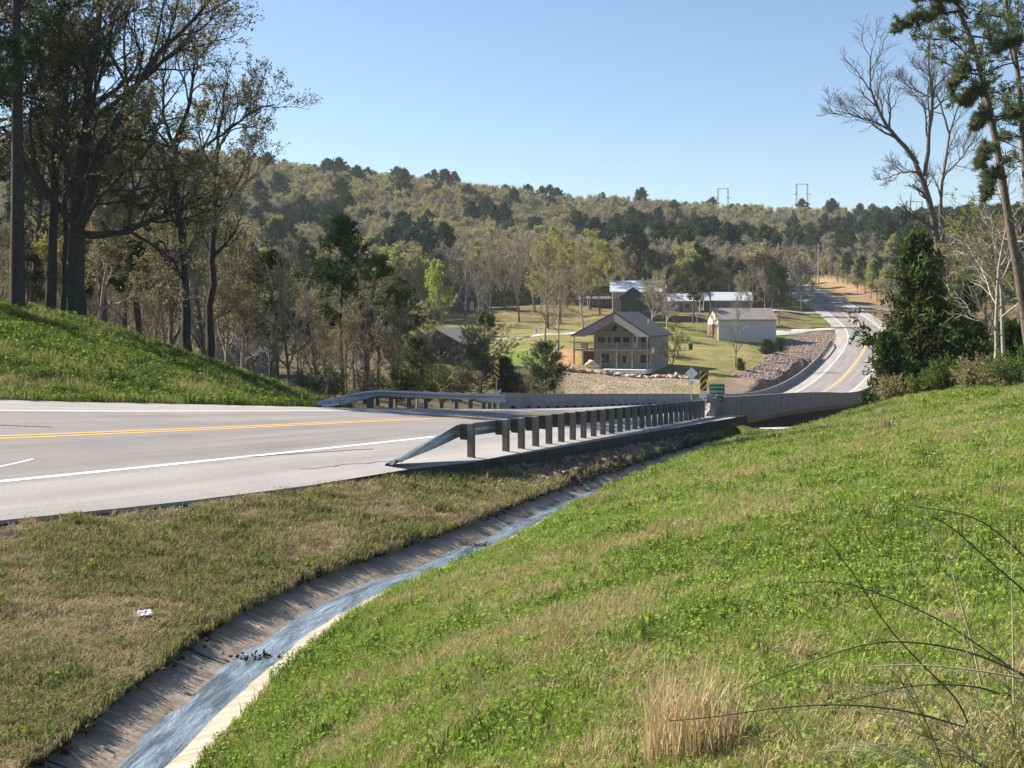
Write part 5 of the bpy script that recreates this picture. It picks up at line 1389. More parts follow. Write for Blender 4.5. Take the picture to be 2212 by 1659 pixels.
for k, (px, Y, h, lm, lab) in enumerate(((975, 47, 1.3, 'leaf_tan', 'pale straw-green shrub at the crest below the saplings'), (1000, 45, 1.2, 'leaf_tan', 'pale shrub right of centre on the crest'), (1020, 44, 1.5, 'leaf_mid', 'green shrub at the right edge of the crest'), (945, 49, 1.4, 'leaf_mid', 'green shrub at the right foot of the dense cedar'), (920, 50, 1.0, 'leaf_mid', 'low green shrub under the dense cedar'), (893, 51, 1.2, 'leaf_tan', 'leafless pale shrub by the crest left of the cedar'))):
    w, c = shrub(500 + k, h, h, 30, 12, .09)
    plant('shrub', lab, 'shrub', at(px, Y), w, c, (M['bark_grey'], M['twig'], M[lm]), 'shrubs along the crest of the slope')

# ------------------------------------------------------------------ middle-distance trees
protos = {}
def proto(kind, i):
    k = (kind, i)
    if k in protos: return protos[k]
    sd_ = 700 + hash(kind) % 97 + i * 13 if False else 700 + sum(map(ord, kind)) + i * 13
    if kind == 'bare': g_ = hardwood(sd_, 12, .16, 3, (12, 7, 6), .15, .62, 3, .13, .014, None, .08); mt = (M['bark_mid'], M['twig_light'], M['leaf_tan'])
    elif kind == 'tan': g_ = hardwood(sd_, 12, .16, 3, (12, 7, 6), .16, .7, 9, .17, .013, None, .07); mt = (M['bark_pale'], M['twig_light'], M['leaf_tan'])
    elif kind == 'yellow': g_ = hardwood(sd_, 12, .16, 3, (12, 7, 5), .18, .7, 15, .20, .012, None, .06); mt = (M['bark_grey'], M['twig'], M['leaf_yellow'])
    elif kind == 'lime': g_ = hardwood(sd_, 12, .16, 3, (10, 7, 5), .28, .7, 22, .22, .012, None, .05); mt = (M['bark_grey'], M['twig'], M['leaf_lime'])
    elif kind == 'pine': g_ = pine(sd_, 12, .15, .38, 2.7, 16, 5, 5, .40, 10); mt = (M['bark_pine'], M['twig_dark'], M['needle'])
    elif kind == 'bush': g_ = evergreen(sd_, 12, 5.2, 3000, .8, .0, .55, .25); mt = (M['bark_pine'], M['twig_dark'], M['cedar'])
    protos[k] = (g_[0].mesh('trunk', [mt[0]], True), g_[1].mesh('crown', [mt[1], mt[2]]))
    return protos[k]
NAME = {'bare': 'bare_tree', 'tan': 'budding_tree', 'yellow': 'leafing_tree', 'lime': 'leafing_tree', 'pine': 'pine_tree', 'bush': 'evergreen_bush'}
def mid(kind, px, Y, h, label, group, wd=1.0, i=None, dz=0):
    t, c = proto(kind, random.randrange(3) if i is None else i)
    x, y, z = at(px, Y)
    r = empty(NAME[kind], (x, y, z - .1 + dz), random.uniform(0, 6.28)); r.scale = (h / 12 * wd, h / 12 * wd, h / 12)
    r.rotation_euler = (random.gauss(0, .025), random.gauss(0, .025), r.rotation_euler[2])
    tag(r, label, 'bush' if kind == 'bush' else 'tree', group)
    obj('trunk', t, None, r); obj('crown', c, None, r)
    return r
GY = 'trees standing in the yards'
for kind, px, Y, pt, lab, wd in (
    ('pine', 342.6, 95, 222, 'tall dark pine left of the dark boarded house', 1.15), ('pine', 377, 104, 259, 'shorter dark pine beside the tall pine', 1.25), ('pine', 395, 112, 290, 'low dark pine between the tall pine and the dark house', 1.2),
    ('lime', 443, 238, 256, 'bright lime young tree in the yard beyond the dark house', .8), ('bare', 465, 262, 222, 'bare grey tree left of the slate house', .9), ('bare', 489, 266, 232, 'bare pale-limbed tree right of the slate house', .9), ('bare', 519, 262, 230, 'bare tree in the middle of the upper lawn', .9), ('bare', 505, 285, 225, 'bare tree behind the upper lawn', .9),
    ('tan', 545, 222, 232, 'tan leafing tree with two trunks near the lane', .75), ('tan', 558, 205, 247, 'tan leafing tree with pale trunk left of the deck house', .75), ('tan', 583, 236, 240, 'pale-trunked leafing tree behind the deck house', .9), ('yellow', 560, 262, 224, 'yellow-green crown above the lawn trees', 1.0), ('yellow', 590, 292, 228, 'yellow-green tree behind the metal-roofed house', 1.0), ('yellow', 600, 275, 238, 'bright yellow-green tree left of the metal roof', .8),
    ('tan', 668, 238, 262, 'leafing tree right of the metal-roofed house', 1.1), ('tan', 652, 248, 272, 'small leafing tree in front of the metal-roofed house', 1.2), ('tan', 625, 300, 245, 'leafing tree rising behind the metal roof', 1.0), ('bare', 535, 280, 228, 'bare tree between the lawn and the hill wood', 1.1), ('yellow', 548, 245, 236, 'yellow-green tree by the lane', .95), ('bare', 478, 250, 250, 'bare forked tree in front of the slate house', 1.0), ('bare', 610, 310, 240, 'grey tree behind the low outbuilding', 1.1), ('tan', 700, 290, 262, 'tan leafing tree between the pale roofs', 1.0), ('tan', 740, 286, 268, 'tan leafing tree right of the bluish roof', 1.0), ('yellow', 672, 181, 322, 'small umbrella-crowned tree at the corner of the deck house', .95), ('bare', 735.5, 195, 292, 'small bare tree in front of the grey garage', .7),
    ('pine', 646, 285, 250, 'dark pine behind the metal-roofed house', 1.0), ('pine', 693, 262, 262, 'dark pine left of the grey garage', 1.05), ('pine', 712, 268, 250, 'tall pine behind the grey garage', 1.05), ('pine', 660, 300, 255, 'pine among the pale-roofed houses', 1.0), ('pine', 728, 300, 258, 'pine above the bluish roof', 1.1), ('bare', 752, 280, 262, 'grey budding tree left of the road above the garage', 1.0), ('tan', 765, 300, 268, 'budding tree beside the road below the crest', .9), ('pine', 745, 312, 262, 'pine near the road above the garage', 1.0), ('pine', 700, 320, 245, 'dense pine uphill of the garage', 1.1), ('pine', 640, 320, 240, 'tall pine uphill of the metal roof', 1.1),
    ('pine', 779, 268, 268, 'pine shading the road bend', .9), ('pine', 772, 292, 262, 'pine at the left road edge below the crest', .9), ('pine', 776, 318, 258, 'pine at the left road edge near the crest', .9), ('pine', 425, 290, 235, 'dark round-topped pine left of the slate house', 1.3), ('pine', 410, 275, 262, 'dark pine behind the dark house roof', 1.1), ('tan', 770, 330, 262, 'budding tree at the road crest', 1.0), ('pine', 757, 345, 248, 'pine beside the crest of the road', 1.0), ('pine', 738, 360, 240, 'pine near the far white house', 1.0), ('pine', 722, 372, 238, 'pine left of the far white house', 1.0)):
    zb = at(px, Y)[2]; mid(kind, px, Y, max(3.0, (YH - pt) * Y / F - zb), lab, GY, wd)
for px, Y, h, wd, lab in ((768, 212, 2.6, 1.9, 'dark oval evergreen bush right of the garage lawn'), (777, 220, 2.8, 1.9, 'dark evergreen bush nearer the road'), (741, 190, 1.9, 1.3, 'small evergreen bush at the foot of the bare tree')):
    mid('bush', px, Y, h, lab, 'evergreen bushes on the lawn', wd)
# young pines and shrubs beyond the far parapet
for px, Y, h, wd, lab in ((481, 92, 6.3, 1.3, 'bushy young pine in front of the dark house'), (546, 96, 4.0, 1.8, 'broad low young pine left of the stony bank'), (415, 98, 4.6, 1.5, 'dull young pine left of the dark house front'), (508, 90, 2.8, 1.1, 'small pine between the two bushy pines')):
    sd_ = int(px)
    w, c = pine(900 + sd_, h, .07, .04, h * .36 * wd, 16, 6, 6, .24, 12, stubs=False)
    plant('young_pine', lab, 'tree', tuple(np.array(at(px, Y)) + np.array([0, 0, max(0, (YH - 398) * Y / F - at(px, Y)[2])])), w, c, (M['bark_pine'], M['twig_dark'], M['needle_lit']), 'young pines beyond the far parapet')
for px, Y, h, lm, lab in ((442, 90, 3.2, 'leaf_lime', 'bright green leafing shrub below the dark house'), (455, 88, 2.6, 'leaf_tan', 'pale grey-green shrub behind the far guardrail end'), (428, 92, 2.8, 'leaf_mid', 'dull green shrub behind the far guardrail'), (400, 90, 2.6, 'leaf_mid', 'green shrub left of the dull young pine'), (365, 88, 2.4, 'leaf_young', 'olive shrub under the shorter pine'), (330, 84, 2.2, 'leaf_young', 'olive shrub at the end of the left bank'), (520, 93, 2.4, 'leaf_tan', 'tan shrub between the low young pines'), (305, 74, 2.0, 'leaf_young', 'olive shrub at the foot of the left bank')):
    w, c = shrub(1000 + px, h, h * .9, 34, 12, .13)
    z = at(px, Y); plant('shrub', lab, 'shrub', (z[0], z[1], max(z[2], (YH - 402) * Y / F)), w, c, (M['bark_grey'], M['twig'], M[lm]), 'shrubs beyond the far guardrail')
# woods in the hollow behind the left bank
rw = random.Random(77)
ORD = ['first', 'second', 'third', 'fourth', 'fifth', 'sixth', 'seventh', 'eighth', 'ninth', 'tenth', 'eleventh', 'twelfth', 'thirteenth', 'fourteenth', 'fifteenth', 'sixteenth', 'seventeenth', 'eighteenth', 'nineteenth', 'twentieth']
KD = {'bare': 'grey leafless tree', 'tan': 'tan budding tree', 'yellow': 'yellow-green leafing tree', 'pine': 'dark pine'}
wood_list = []
for row, (Y0, Y1, n) in enumerate(((66, 80, 14), (80, 100, 19), (100, 135, 24), (135, 185, 26), (185, 260, 32))):
    for i in range(n):
        lim = (330, 400, 420, 430, 440)[row]
        px = -40 + (lim + 40) * (i + rw.uniform(.1, .9)) / n; Y = rw.uniform(Y0, Y1)
        kind = rw.choices(['bare', 'tan', 'yellow', 'pine'], [.44, .34, .12, .10])[0]
        h = rw.uniform(8.0, 13.5) * (1 if row else .85)
        if px > 250: h *= .82
        wood_list.append((row, kind, px, Y, h, rw.uniform(.85, 1.25)))
for row in range(5):
    zone = ('just behind the crest of the left bank', 'in the near hollow behind the left bank', 'in the middle of the wooded hollow', 'in the far part of the wooded hollow', 'on the far side of the wooded hollow')[row]
    for kind in KD:
        lst = sorted([w_ for w_ in wood_list if w_[0] == row and w_[1] == kind], key=lambda w_: w_[2])
        for i, (_, _, px, Y, h, wd) in enumerate(lst):
            mid(kind, px, Y, h, ORD[min(i, 19)] + ' ' + KD[kind] + ' from the left ' + zone, 'wood behind the left bank', wd)

# ------------------------------------------------------------------ wooded hills
far_kinds = {}
def far_proto(kind, i):
    sd_ = 2000 + sum(map(ord, kind)) * 3 + i * 17
    if kind == 'bare': g_ = hardwood(sd_, 15, .2, 2, (20, 14), .25, .72, 6, .42, .030, None, .08, sides=(5, 3, 3, 3, 3)); mt = (M['bark_mid'], M['twig_light'], M['leaf_grey'])
    elif kind == 'tan': g_ = hardwood(sd_, 15, .2, 2, (20, 14), .28, .75, 9, .46, .026, None, .06, sides=(5, 3, 3, 3, 3)); mt = (M['bark_mid'], M['twig_light'], M['leaf_tanfar'])
    elif kind == 'yellow': g_ = hardwood(sd_, 15, .2, 2, (20, 14), .28, .75, 13, .48, .024, None, .06, sides=(5, 3, 3, 3, 3)); mt = (M['bark_mid'], M['twig_light'], M['leaf_yfar'])
    else: g_ = pine(sd_, 16, .2, .42, 4.1, 13, 5, 3, .9, 8, sides=5, stubs=False, nw=.2); mt = (M['bark_pine'], M['twig_dark'], M['needle_far'])
    far_kinds[(kind, i)] = (g_[0].mesh('trunk', [mt[0]], True), g_[1].mesh('crown', [mt[1], mt[2]]))
M['leaf_grey'] = leafmat('grey_brown_buds', (.20, .18, .135), (.27, .24, .185), (.25, .235, .15), .3)
M['leaf_tanfar'] = leafmat('tan_crowns', (.25, .22, .13), (.33, .285, .175), (.29, .28, .14), .3)
M['leaf_yfar'] = leafmat('yellow_green_crowns', (.25, .24, .08), (.33, .31, .11), (.27, .31, .10), .35)
M['needle_far'] = leafmat('far_pine_needles', (.03, .052, .024), (.045, .072, .032), (.075, .10, .045), .15)
for kind in ('bare', 'tan', 'yellow', 'pine'):
    for i in range(3): far_proto(kind, i)
pts = []
rf_ = np.random.default_rng(99)
cand = 60000
Yc = np.exp(rf_.uniform(math.log(262), math.log(900), cand)); pxc = rf_.uniform(-170, 1190, cand)
Xc = (pxc - CX) * Yc / F
S_, O_ = road_so(Xc, Yc)
hz = ground_h(Xc, Yc)
ok = np.ones(cand, bool)
lawn = (pxc > 425) & (pxc < 800) & (Yc < 312)
left_of_road = (O_ < 0)
ok &= ~(lawn & left_of_road)
ok &= ~((np.abs(O_) < np.where(O_ > 0, np.interp(S_, [280, 330, 400, 480], [13, 14, 14, 12]), 9.5)) & (S_ < 478))
ok &= ~((O_ > 0) & (S_ > 286) & (S_ < 322) & (O_ < 55) & False)
ok &= ~((Yc < 300) & (pxc > 790) & (pxc < 860))
keep = []
grid = {}
order = np.argsort(Yc)
for j in order:
    if not ok[j]: continue
    sp_m = 4.6 + (Yc[j] - 262) * .0045
    key = (int(Xc[j] // 7), int(Yc[j] // 7)); bad = False
    for a in (-1, 0, 1):
        for b in (-1, 0, 1):
            for (x, y) in grid.get((key[0] + a, key[1] + b), ()):
                if (x - Xc[j]) ** 2 + (y - Yc[j]) ** 2 < sp_m ** 2: bad = True; break
            if bad: break
        if bad: break
    if bad: continue
    grid.setdefault(key, []).append((Xc[j], Yc[j])); keep.append(j)
keep = np.array(keep)
print('forest trees', len(keep))
KP = {'bare': 'grey-brown bare hardwood', 'tan': 'tan budding hardwood', 'yellow': 'yellow-green leafing hardwood', 'pine': 'dark green pine'}
nlist = []
rest = {k: [] for k in far_kinds}
for n_, j in enumerate(keep):
    X, Y, px = Xc[j], Yc[j], pxc[j]
    pn = fbm(np.array([X * .013]), np.array([Y * .013]), 77)[0]
    right = O_[j] > 0
    ppine = .07 + (.34 if right and Y < 560 else 0) + (.20 if (px > 600 and Y < 520) else 0)
    ppine *= .25 + 1.6 * pn
    if right and abs(O_[j]) < 26 and S_[j] < 470: ppine *= .35
    u = rf_.uniform()
    yl = fbm(np.array([X * .02 + 40]), np.array([Y * .02]), 87)[0]
    if u < ppine: kind = 'pine'
    else: kind = rf_.choice(['bare', 'tan', 'yellow'], p=[.58, .30, .12] if yl < .52 else [.34, .36, .30])
    i = int(rf_.integers(3)); h = rf_.uniform(.78, 1.18) * (1.0 if kind != 'pine' else 1.12)
    if right and abs(O_[j]) < 24 and S_[j] < 470: h *= rf_.uniform(.45, .75)
    wdt = h * rf_.uniform(.85, 1.2)
    rz = rf_.uniform(0, 6.28)
    if n_ < 285:
        z = hz[j] - .2
        side = 'right of the road crest' if right else ('left of the yards' if px < 425 else 'above the yards')
        r = empty({'bare': 'bare_tree', 'tan': 'budding_tree', 'yellow': 'leafing_tree', 'pine': 'pine_tree'}[kind], (X, Y, z), rz); r.scale = (wdt, wdt, h)
        tag(r, KP[kind] + ' at the front of the wood ' + side, 'tree', 'front trees of the wood ' + side + ', ' + KP[kind])
        t, c = far_kinds[(kind, i)]; obj('trunk', t, None, r); obj('crown', c, None, r)
    else:
        rest[(kind, i)].append((X, Y, hz[j] - .2, rz, wdt, h))
def gn_scatter(name, protos_pts, label, cat):
    """one object that scatters plants over points (position, turn, width, height)"""
    allp = []; src = []
    for k, (meshes, arr) in enumerate(protos_pts):
        src.append(meshes)
        for a in arr: allp.append((*a, k))
    A = np.array(allp, np.float32)
    me = bpy.data.meshes.new(name); me.vertices.add(len(A)); me.vertices.foreach_set('co', A[:, :3].ravel())
    for nm, c_ in (('turn', A[:, 3]), ('wide', A[:, 4]), ('tall', A[:, 5])):
        at_ = me.attributes.new(nm, 'FLOAT', 'POINT'); at_.data.foreach_set('value', np.ascontiguousarray(c_))
    at_ = me.attributes.new('which', 'INT', 'POINT'); at_.data.foreach_set('value', A[:, 6].astype(np.int32))
    o = obj(name, me)
    ng = bpy.data.node_groups.new(name, 'GeometryNodeTree')
    ng.interface.new_socket('Geometry', in_out='INPUT', socket_type='NodeSocketGeometry'); ng.interface.new_socket('Geometry', in_out='OUTPUT', socket_type='NodeSocketGeometry')
    gi = ng.nodes.new('NodeGroupInput'); go = ng.nodes.new('NodeGroupOutput'); gt = ng.nodes.new('GeometryNodeGeometryToInstance')
    for meshes in src:
        j = gt
        for q in meshes:
            so = bpy.data.objects.new('seed_' + name, q)
            oi = ng.nodes.new('GeometryNodeObjectInfo'); oi.inputs['Object'].default_value = so; oi.inputs['As Instance'].default_value = False
            meshes[meshes.index(q)] = oi
    iop = ng.nodes.new('GeometryNodeInstanceOnPoints'); iop.inputs['Pick Instance'].default_value = True
    for meshes in reversed(src):
        jj = ng.nodes.new('GeometryNodeJoinGeometry')
        for oi in meshes: ng.links.new(oi.outputs['Geometry'], jj.inputs[0])
        g2 = ng.nodes.new('GeometryNodeGeometryToInstance'); ng.links.new(jj.outputs[0], g2.inputs[0])
        meshes.append(g2)
    ja = ng.nodes.new('GeometryNodeJoinGeometry')
    for meshes in reversed(src): ng.links.new(meshes[-1].outputs[0], ja.inputs[0])
    def attr(nm, ty):
        n_ = ng.nodes.new('GeometryNodeInputNamedAttribute'); n_.data_type = ty; n_.inputs[0].default_value = nm; return n_.outputs[0]
    cx_ = ng.nodes.new('ShaderNodeCombineXYZ'); ng.links.new(attr('turn', 'FLOAT'), cx_.inputs[2])
    cs = ng.nodes.new('ShaderNodeCombineXYZ'); wv = attr('wide', 'FLOAT'); ng.links.new(wv, cs.inputs[0]); ng.links.new(wv, cs.inputs[1]); ng.links.new(attr('tall', 'FLOAT'), cs.inputs[2])
    ng.links.new(gi.outputs[0], iop.inputs['Points']); ng.links.new(ja.outputs[0], iop.inputs['Instance'])
    ng.links.new(attr('which', 'INT'), iop.inputs['Instance Index']); ng.links.new(cx_.outputs[0], iop.inputs['Rotation']); ng.links.new(cs.outputs[0], iop.inputs['Scale'])
    ng.links.new(iop.outputs[0], go.inputs[0]); ng.nodes.remove(gt)
    md = o.modifiers.new(name, 'NODES'); md.node_group = ng
    tag(o, label, cat, kind='stuff')
    return o
gn_scatter('far_forest', [([*far_kinds[k]], v) for k, v in rest.items() if v], 'mixed spring wood covering the far hills', 'forest')

# ------------------------------------------------------------------ grass
def clump(seed, n, rad, h0, h1, wid, bend, extra=0, esize=.02, mat0=0, mat1=0):
    rng = np.random.default_rng(seed); geo = Geo()
    a = rng.uniform(0, 6.28, n); r = rad * np.sqrt(rng.uniform(0, 1, n))
    b = np.stack([np.cos(a) * r, np.sin(a) * r, np.full(n, -.015)], -1)
    h = rng.uniform(h0, h1, n)[:, None]; la = rng.uniform(0, 6.28, n)
    lean = np.stack([np.cos(la), np.sin(la), np.zeros(n)], -1) * rng.uniform(.15, 1, n)[:, None] * bend
    sd_ = np.stack([-np.sin(la + rng.normal(0, .6, n)), np.cos(la), np.zeros(n)], -1) * wid * rng.uniform(.6, 1.3, n)[:, None]
    up = np.array([0, 0, 1.])
    m = b + up * h * .62 + lean * h * .35; t = b + up * h * (1 - .25 * np.linalg.norm(lean, axis=1, keepdims=True)) + lean * h
    V = np.stack([b - sd_, b + sd_, m + sd_ * .8, m - sd_ * .8, t], 1).reshape(-1, 3); i = geo.n + np.arange(n) * 5
    geo.V.append(V); geo.n += 5 * n
    geo.Q.append(np.stack([i, i + 1, i + 2, i + 3], 1)); geo.mq.append(np.full(n, mat0)); geo.T.append(np.stack([i + 3, i + 2, i + 4], 1)); geo.mt.append(np.full(n, mat0))
    if extra:
        a = rng.uniform(0, 6.28, extra); r = rad * 1.1 * np.sqrt(rng.uniform(0, 1, extra))
        c = np.stack([np.cos(a) * r, np.sin(a) * r, rng.uniform(h0 * .5, h1 * .7, extra)], -1)
        nrm = unit(rng.normal(0, .55, (extra, 3)) + np.array([0, 0, 1.])); u = unit(np.cross(nrm, rand_dirs(extra, rng))); v = np.cross(nrm, u); s_ = esize * rng.uniform(.7, 1.3, extra)[:, None]
        geo.quads(c - u * s_, c - v * s_ * .8, c + u * s_, c + v * s_ * .8, mat1)
    return geo
M['g_lush'] = leafmat('lush_grass', (.14, .215, .032), (.225, .315, .055), (.33, .40, .105), .35)
M['g_clover'] = leafmat('broad_weed_leaves', (.12, .20, .03), (.19, .285, .045), (.27, .36, .08), .35)
M['g_pale'] = leafmat('pale_grass', (.22, .22, .08), (.31, .295, .12), (.40, .36, .18), .35)
M['g_straw'] = leafmat('straw', (.30, .22, .11), (.42, .33, .18), (.55, .45, .27), .25)
M['g_straw_bright'] = leafmat('bright_straw', (.42, .31, .16), (.58, .46, .27), (.74, .62, .40), .25)
M['g_dull'] = leafmat('half_dead_grass', (.19, .185, .075), (.28, .265, .115), (.37, .335, .17), .3)
M['g_thatch'] = leafmat('brown_thatch', (.28, .22, .13), (.40, .325, .195), (.51, .425, .28), .25)
M['g_bank'] = leafmat('bank_grass', (.05, .08, .018), (.09, .125, .028), (.15, .175, .05), .35)
def cm(name, geo, *mats): return geo.mesh(name, [M[q] for q in mats])
C_lush = [cm('tuft', clump(10 + i, 60, .09, .04, .13, .0028, .6, 10, .011, 0, 1), 'g_lush', 'g_clover') for i in range(4)]
C_clov = [cm('tuft', clump(20 + i, 30, .085, .05, .12, .003, .6, 34, .014, 0, 1), 'g_lush', 'g_clover') for i in range(3)]
C_pale = [cm('tuft', clump(30 + i, 56, .09, .04, .15, .0025, .75, 4, .010, 0, 1), 'g_pale', 'g_lush') for i in range(3)]
C_straw = [cm('tuft', clump(40 + i, 34, .09, .04, .16, .0028, .85), 'g_straw') for i in range(3)]
C_dull = [cm('tuft', clump(50 + i, 46, .10, .03, .13, .0036, .9, 6, .012, 0, 1), 'g_dull', 'g_bank') for i in range(4)]
C_that = [cm('tuft', clump(60 + i, 46, .10, .02, .11, .0034, 1.1), 'g_thatch') for i in range(3)]
C_bank = [cm('tuft', clump(70 + i, 44, .11, .06, .17, .005, .6, 14, .018, 0, 1), 'g_bank', 'g_clover') for i in range(4)]
rg = np.random.default_rng(1234)
def scatter_area(n, ylo, yhi, plo, phi):
    Yv = np.exp(rg.uniform(math.log(ylo), math.log(yhi), n)); p = rg.uniform(plo, phi, n); X = (p - CX) * Yv / F
    h, S, O = ground_h(X, Yv, True); t, o, hd = ditch_so(X, Yv)
    return X, Yv, h, S, O, t, o, p
NG = 225000
X, Yv, h, S, O, t, o, px = scatter_area(NG, 2.4, 66, -270, 1640)
n2 = fbm(X * 1.3, Yv * 1.3, 41); n1 = fbm(X * .25, Yv * .25, 31); n5 = fbm(X * .6, Yv * .6, 61)
turn = rg.uniform(0, 6.28, NG)
grow = np.clip(.62 + Yv / 26, .6, 3.0)
dens = np.clip((Yv / 11) ** .9, .12, 1)
keepm = rg.uniform(0, 1, NG) < dens
dw_ = ditch_w(t)
slope = keepm & (o > .58 * dw_ + .12 * n2) & (O > 7) & (Yv < 60)
dryp = np.clip(sstep(.46, .68, n2 * .35 + n5 * .40 + n1 * .25) * .85 + .20, 0, 1)
# straw patches near the bottom edge
for cx_, cy_, r_ in ((-.55, 5.9, .5), (.25, 5.3, .45), (1.4, 5.0, .5), (-1.0, 8.2, .5), (.3, 8.4, .6), (.9, 6.9, .4), (2.0, 4.6, .7), (.45, 12.5, .8), (1.6, 15.5, 1.2), (4.5, 22, 1.8), (3, 27, 1.6)):
    dryp = np.maximum(dryp, .92 * np.exp(-((X - cx_) ** 2 + (Yv - cy_) ** 2) / r_ ** 2))
u = rg.uniform(0, 1, NG)
kind = np.where(u < dryp * .50, 2, np.where(u < dryp * .85, 1, np.where(rg.uniform(0, 1, NG) < np.clip((.55 - n1) * 1.6, .04, .4), 3, 0)))
hs = rg.uniform(.7, 1.25, NG)
def rows(mask, hmul=1.0): return [(X[j], Yv[j], h[j], turn[j], grow[j] * hs[j], min(grow[j], 2.0) * hs[j] * hmul) for j in np.nonzero(mask)[0]]
def split(mask, meshes, hmul=1.0):
    lab = rg.integers(0, len(meshes), NG); return [([m_], rows(mask & (lab == i), hmul)) for i, m_ in enumerate(meshes)]
dark_patch = rg.uniform(0, 1, NG) < .16 * sstep(.46, .34, n5) + .02
kind = np.where(dark_patch & (kind != 2), 4, kind)
lists = split(slope & (kind == 0), C_lush) + split(slope & (kind == 4), C_bank, .95) + split(slope & (kind == 1), C_pale) + split(slope & (kind == 2), C_straw, 1.0) + split(slope & (kind == 3), C_clov)
gn_scatter('slope_grass', [l for l in lists if l[1]], 'bright green grass with straw patches on the right slope', 'grass')
edge_ = edge_off(S)
verge = (O > edge_ + .12 - .1 * (n5 > .5)) & (o < -.78 * dw_) & (S < 20) & (rg.uniform(0, 1, NG) < np.clip((Yv / 16) ** .6, .4, 1))
bare = (O < edge_ + .9) & (S < 11) & (n5 > .43)
verge &= ~(bare & (rg.uniform(0, 1, NG) < .8))
vt = sstep(.44, .56, n2 * .4 + n5 * .6)
vk = np.where(rg.uniform(0, 1, NG) < vt * .75 + .12, 1, np.where(rg.uniform(0, 1, NG) < .015, 2, 0))
lists = split(verge & (vk == 0), C_dull) + split(verge & (vk == 1), C_that) + split(verge & (vk == 2), C_bank)
strip_far = (O > edge_ + .5) & (o < -1.0 * dw_) & (S >= 20) & (S < 50) & (rg.uniform(0, 1, NG) < .35)
lists += split(strip_far, C_that) + split(strip_far & (rg.uniform(0, 1, NG) < .4), C_dull)
gn_scatter('verge_grass', [l for l in lists if l[1]], 'dull half-dead grass between the road edge and the ditch', 'grass')
bank = (O < -6.15) & (Yv > 22) & (Yv < 66) & (px < 345)
hs = rg.uniform(.45, 1.5, NG) * (.6 + .9 * n5)
bk = rg.uniform(0, 1, NG) < sstep(.42, .66, n1 * .5 + n5 * .5) * .75 + .18
lists = split(bank & ~bk, C_bank, 1.25) + split(bank & bk, C_pale, 1.2)
gn_scatter('bank_grass', [l for l in lists if l[1]], 'rough green grass on the left bank beyond the road', 'grass')

# ------------------------------------------------------------------ riprap below the apron
rb_ = empty('riprap_bank', tuple(road_pt(30, 7.4))); tag(rb_, 'loose brown riprap stones between the guardrail apron and the ditch', 'riprap')
sp_ = []; small = []
rr = random.Random(5)
while len(sp_) < 290 or len(small) < 900:
    s = rr.uniform(16.5, 49); e = float(edge_off(s)); o_ = e + .08 + rr.uniform(0, 1) * 1.75
    q = road_pt(s, o_); _, do, _ = ditch_so(np.array([q[0]]), np.array([q[1]]))
    tq = float(ditch_w(_[0] if False else q[1]))
    if do[0] > -.95 * tq: continue
    z = gz(q[0], q[1]); r = rr.uniform(.06, .17) * (1 if s > 19 else .7)
    if len(sp_) < 290: sp_.append((q[0], q[1], z + r * .25, r))
    else: small.append((q[0], q[1], z + .01, rr.uniform(.02, .07)))
stones(rb_, 'stone', ROCK, sp_, .65)
def rubble(name, spots, mat, label, cat, parent=None, seed=3):
    """many stones too small to pick apart, joined"""
    rng = np.random.default_rng(seed); base_v = []
    src = ROCK[0]; v = np.array([p.co[:] for p in src.vertices]); f = np.array([p.vertices[:] for p in src.polygons])
    Vs = []; Fs = []
    for k, (x, y, z, r) in enumerate(spots):
        a = rng.uniform(0, 6.28); c_, s_ = math.cos(a), math.sin(a); q = v * np.array([r * rng.uniform(.7, 1.4), r * rng.uniform(.7, 1.3), r * rng.uniform(.5, .9)])
        q = q @ np.array([[c_, -s_, 0], [s_, c_, 0], [0, 0, 1]]); Vs.append(q + np.array([x, y, z])); Fs.append(f + k * len(v))
    me = np_mesh(name, np.concatenate(Vs), F3=np.concatenate(Fs))
    o_ = obj(name, me, mat, parent)
    o_['kind'] = 'stuff'
    if parent is None: tag(o_, label, cat)
    return o_
inv = np.array(rb_.location)
rubble('small_stones', [(x - inv[0], y - inv[1], z - inv[2], r) for x, y, z, r in small], M['riprap'], None, None, rb_)
spots = []
for _ in range(4200):
    s = rr.uniform(170, 252); o_ = -6.4 - 8.5 * rr.random() ** .8
    q = road_pt(s, o_); spots.append((q[0], q[1], s, rr.uniform(.10, .26)))
A_ = np.array(spots); zz = ground_h(A_[:, 0], A_[:, 1])
M['riprap_pale'] = mottled('weathered_riprap', (.13, .095, .08), (.22, .17, .145), 1.0, .95, c3=(.30, .245, .215))
rubble('riprap', [(a[0], a[1], z + .05, a[3]) for a, z in zip(A_, zz)], M['riprap_pale'], 'pinkish riprap covering the bank left of the far road', 'riprap', seed=8)
spots = []
for _ in range(1500):
    p_ = rr.uniform(560, 692); Y_ = rr.uniform(150, 171.5); spots.append(((p_ - CX) * Y_ / F, Y_, 0, rr.uniform(.06, .17)))
A_ = np.array(spots); zz = ground_h(A_[:, 0], A_[:, 1])
M['bank_stone'] = mottled('bank_stone', (.19, .15, .115), (.26, .21, .16), .6, .95, c3=(.31, .265, .21))
rubble('rubble_bank', [(a[0], a[1], z, a[3]) for a, z in zip(A_, zz)], M['bank_stone'], 'pale stony bank below the boulder row', 'rubble', seed=9)
spots = []
for _ in range(420):
    s = rr.uniform(3, 12.5); o_ = float(edge_off(s)) + .05 + abs(rr.gauss(0, .45)); q = road_pt(s, o_); spots.append((q[0], q[1], 0, rr.uniform(.008, .035)))
A_ = np.array(spots); zz = ground_h(A_[:, 0], A_[:, 1])
M['chips'] = mottled('gravel_chips', (.16, .145, .13), (.34, .32, .30), 3, .95)
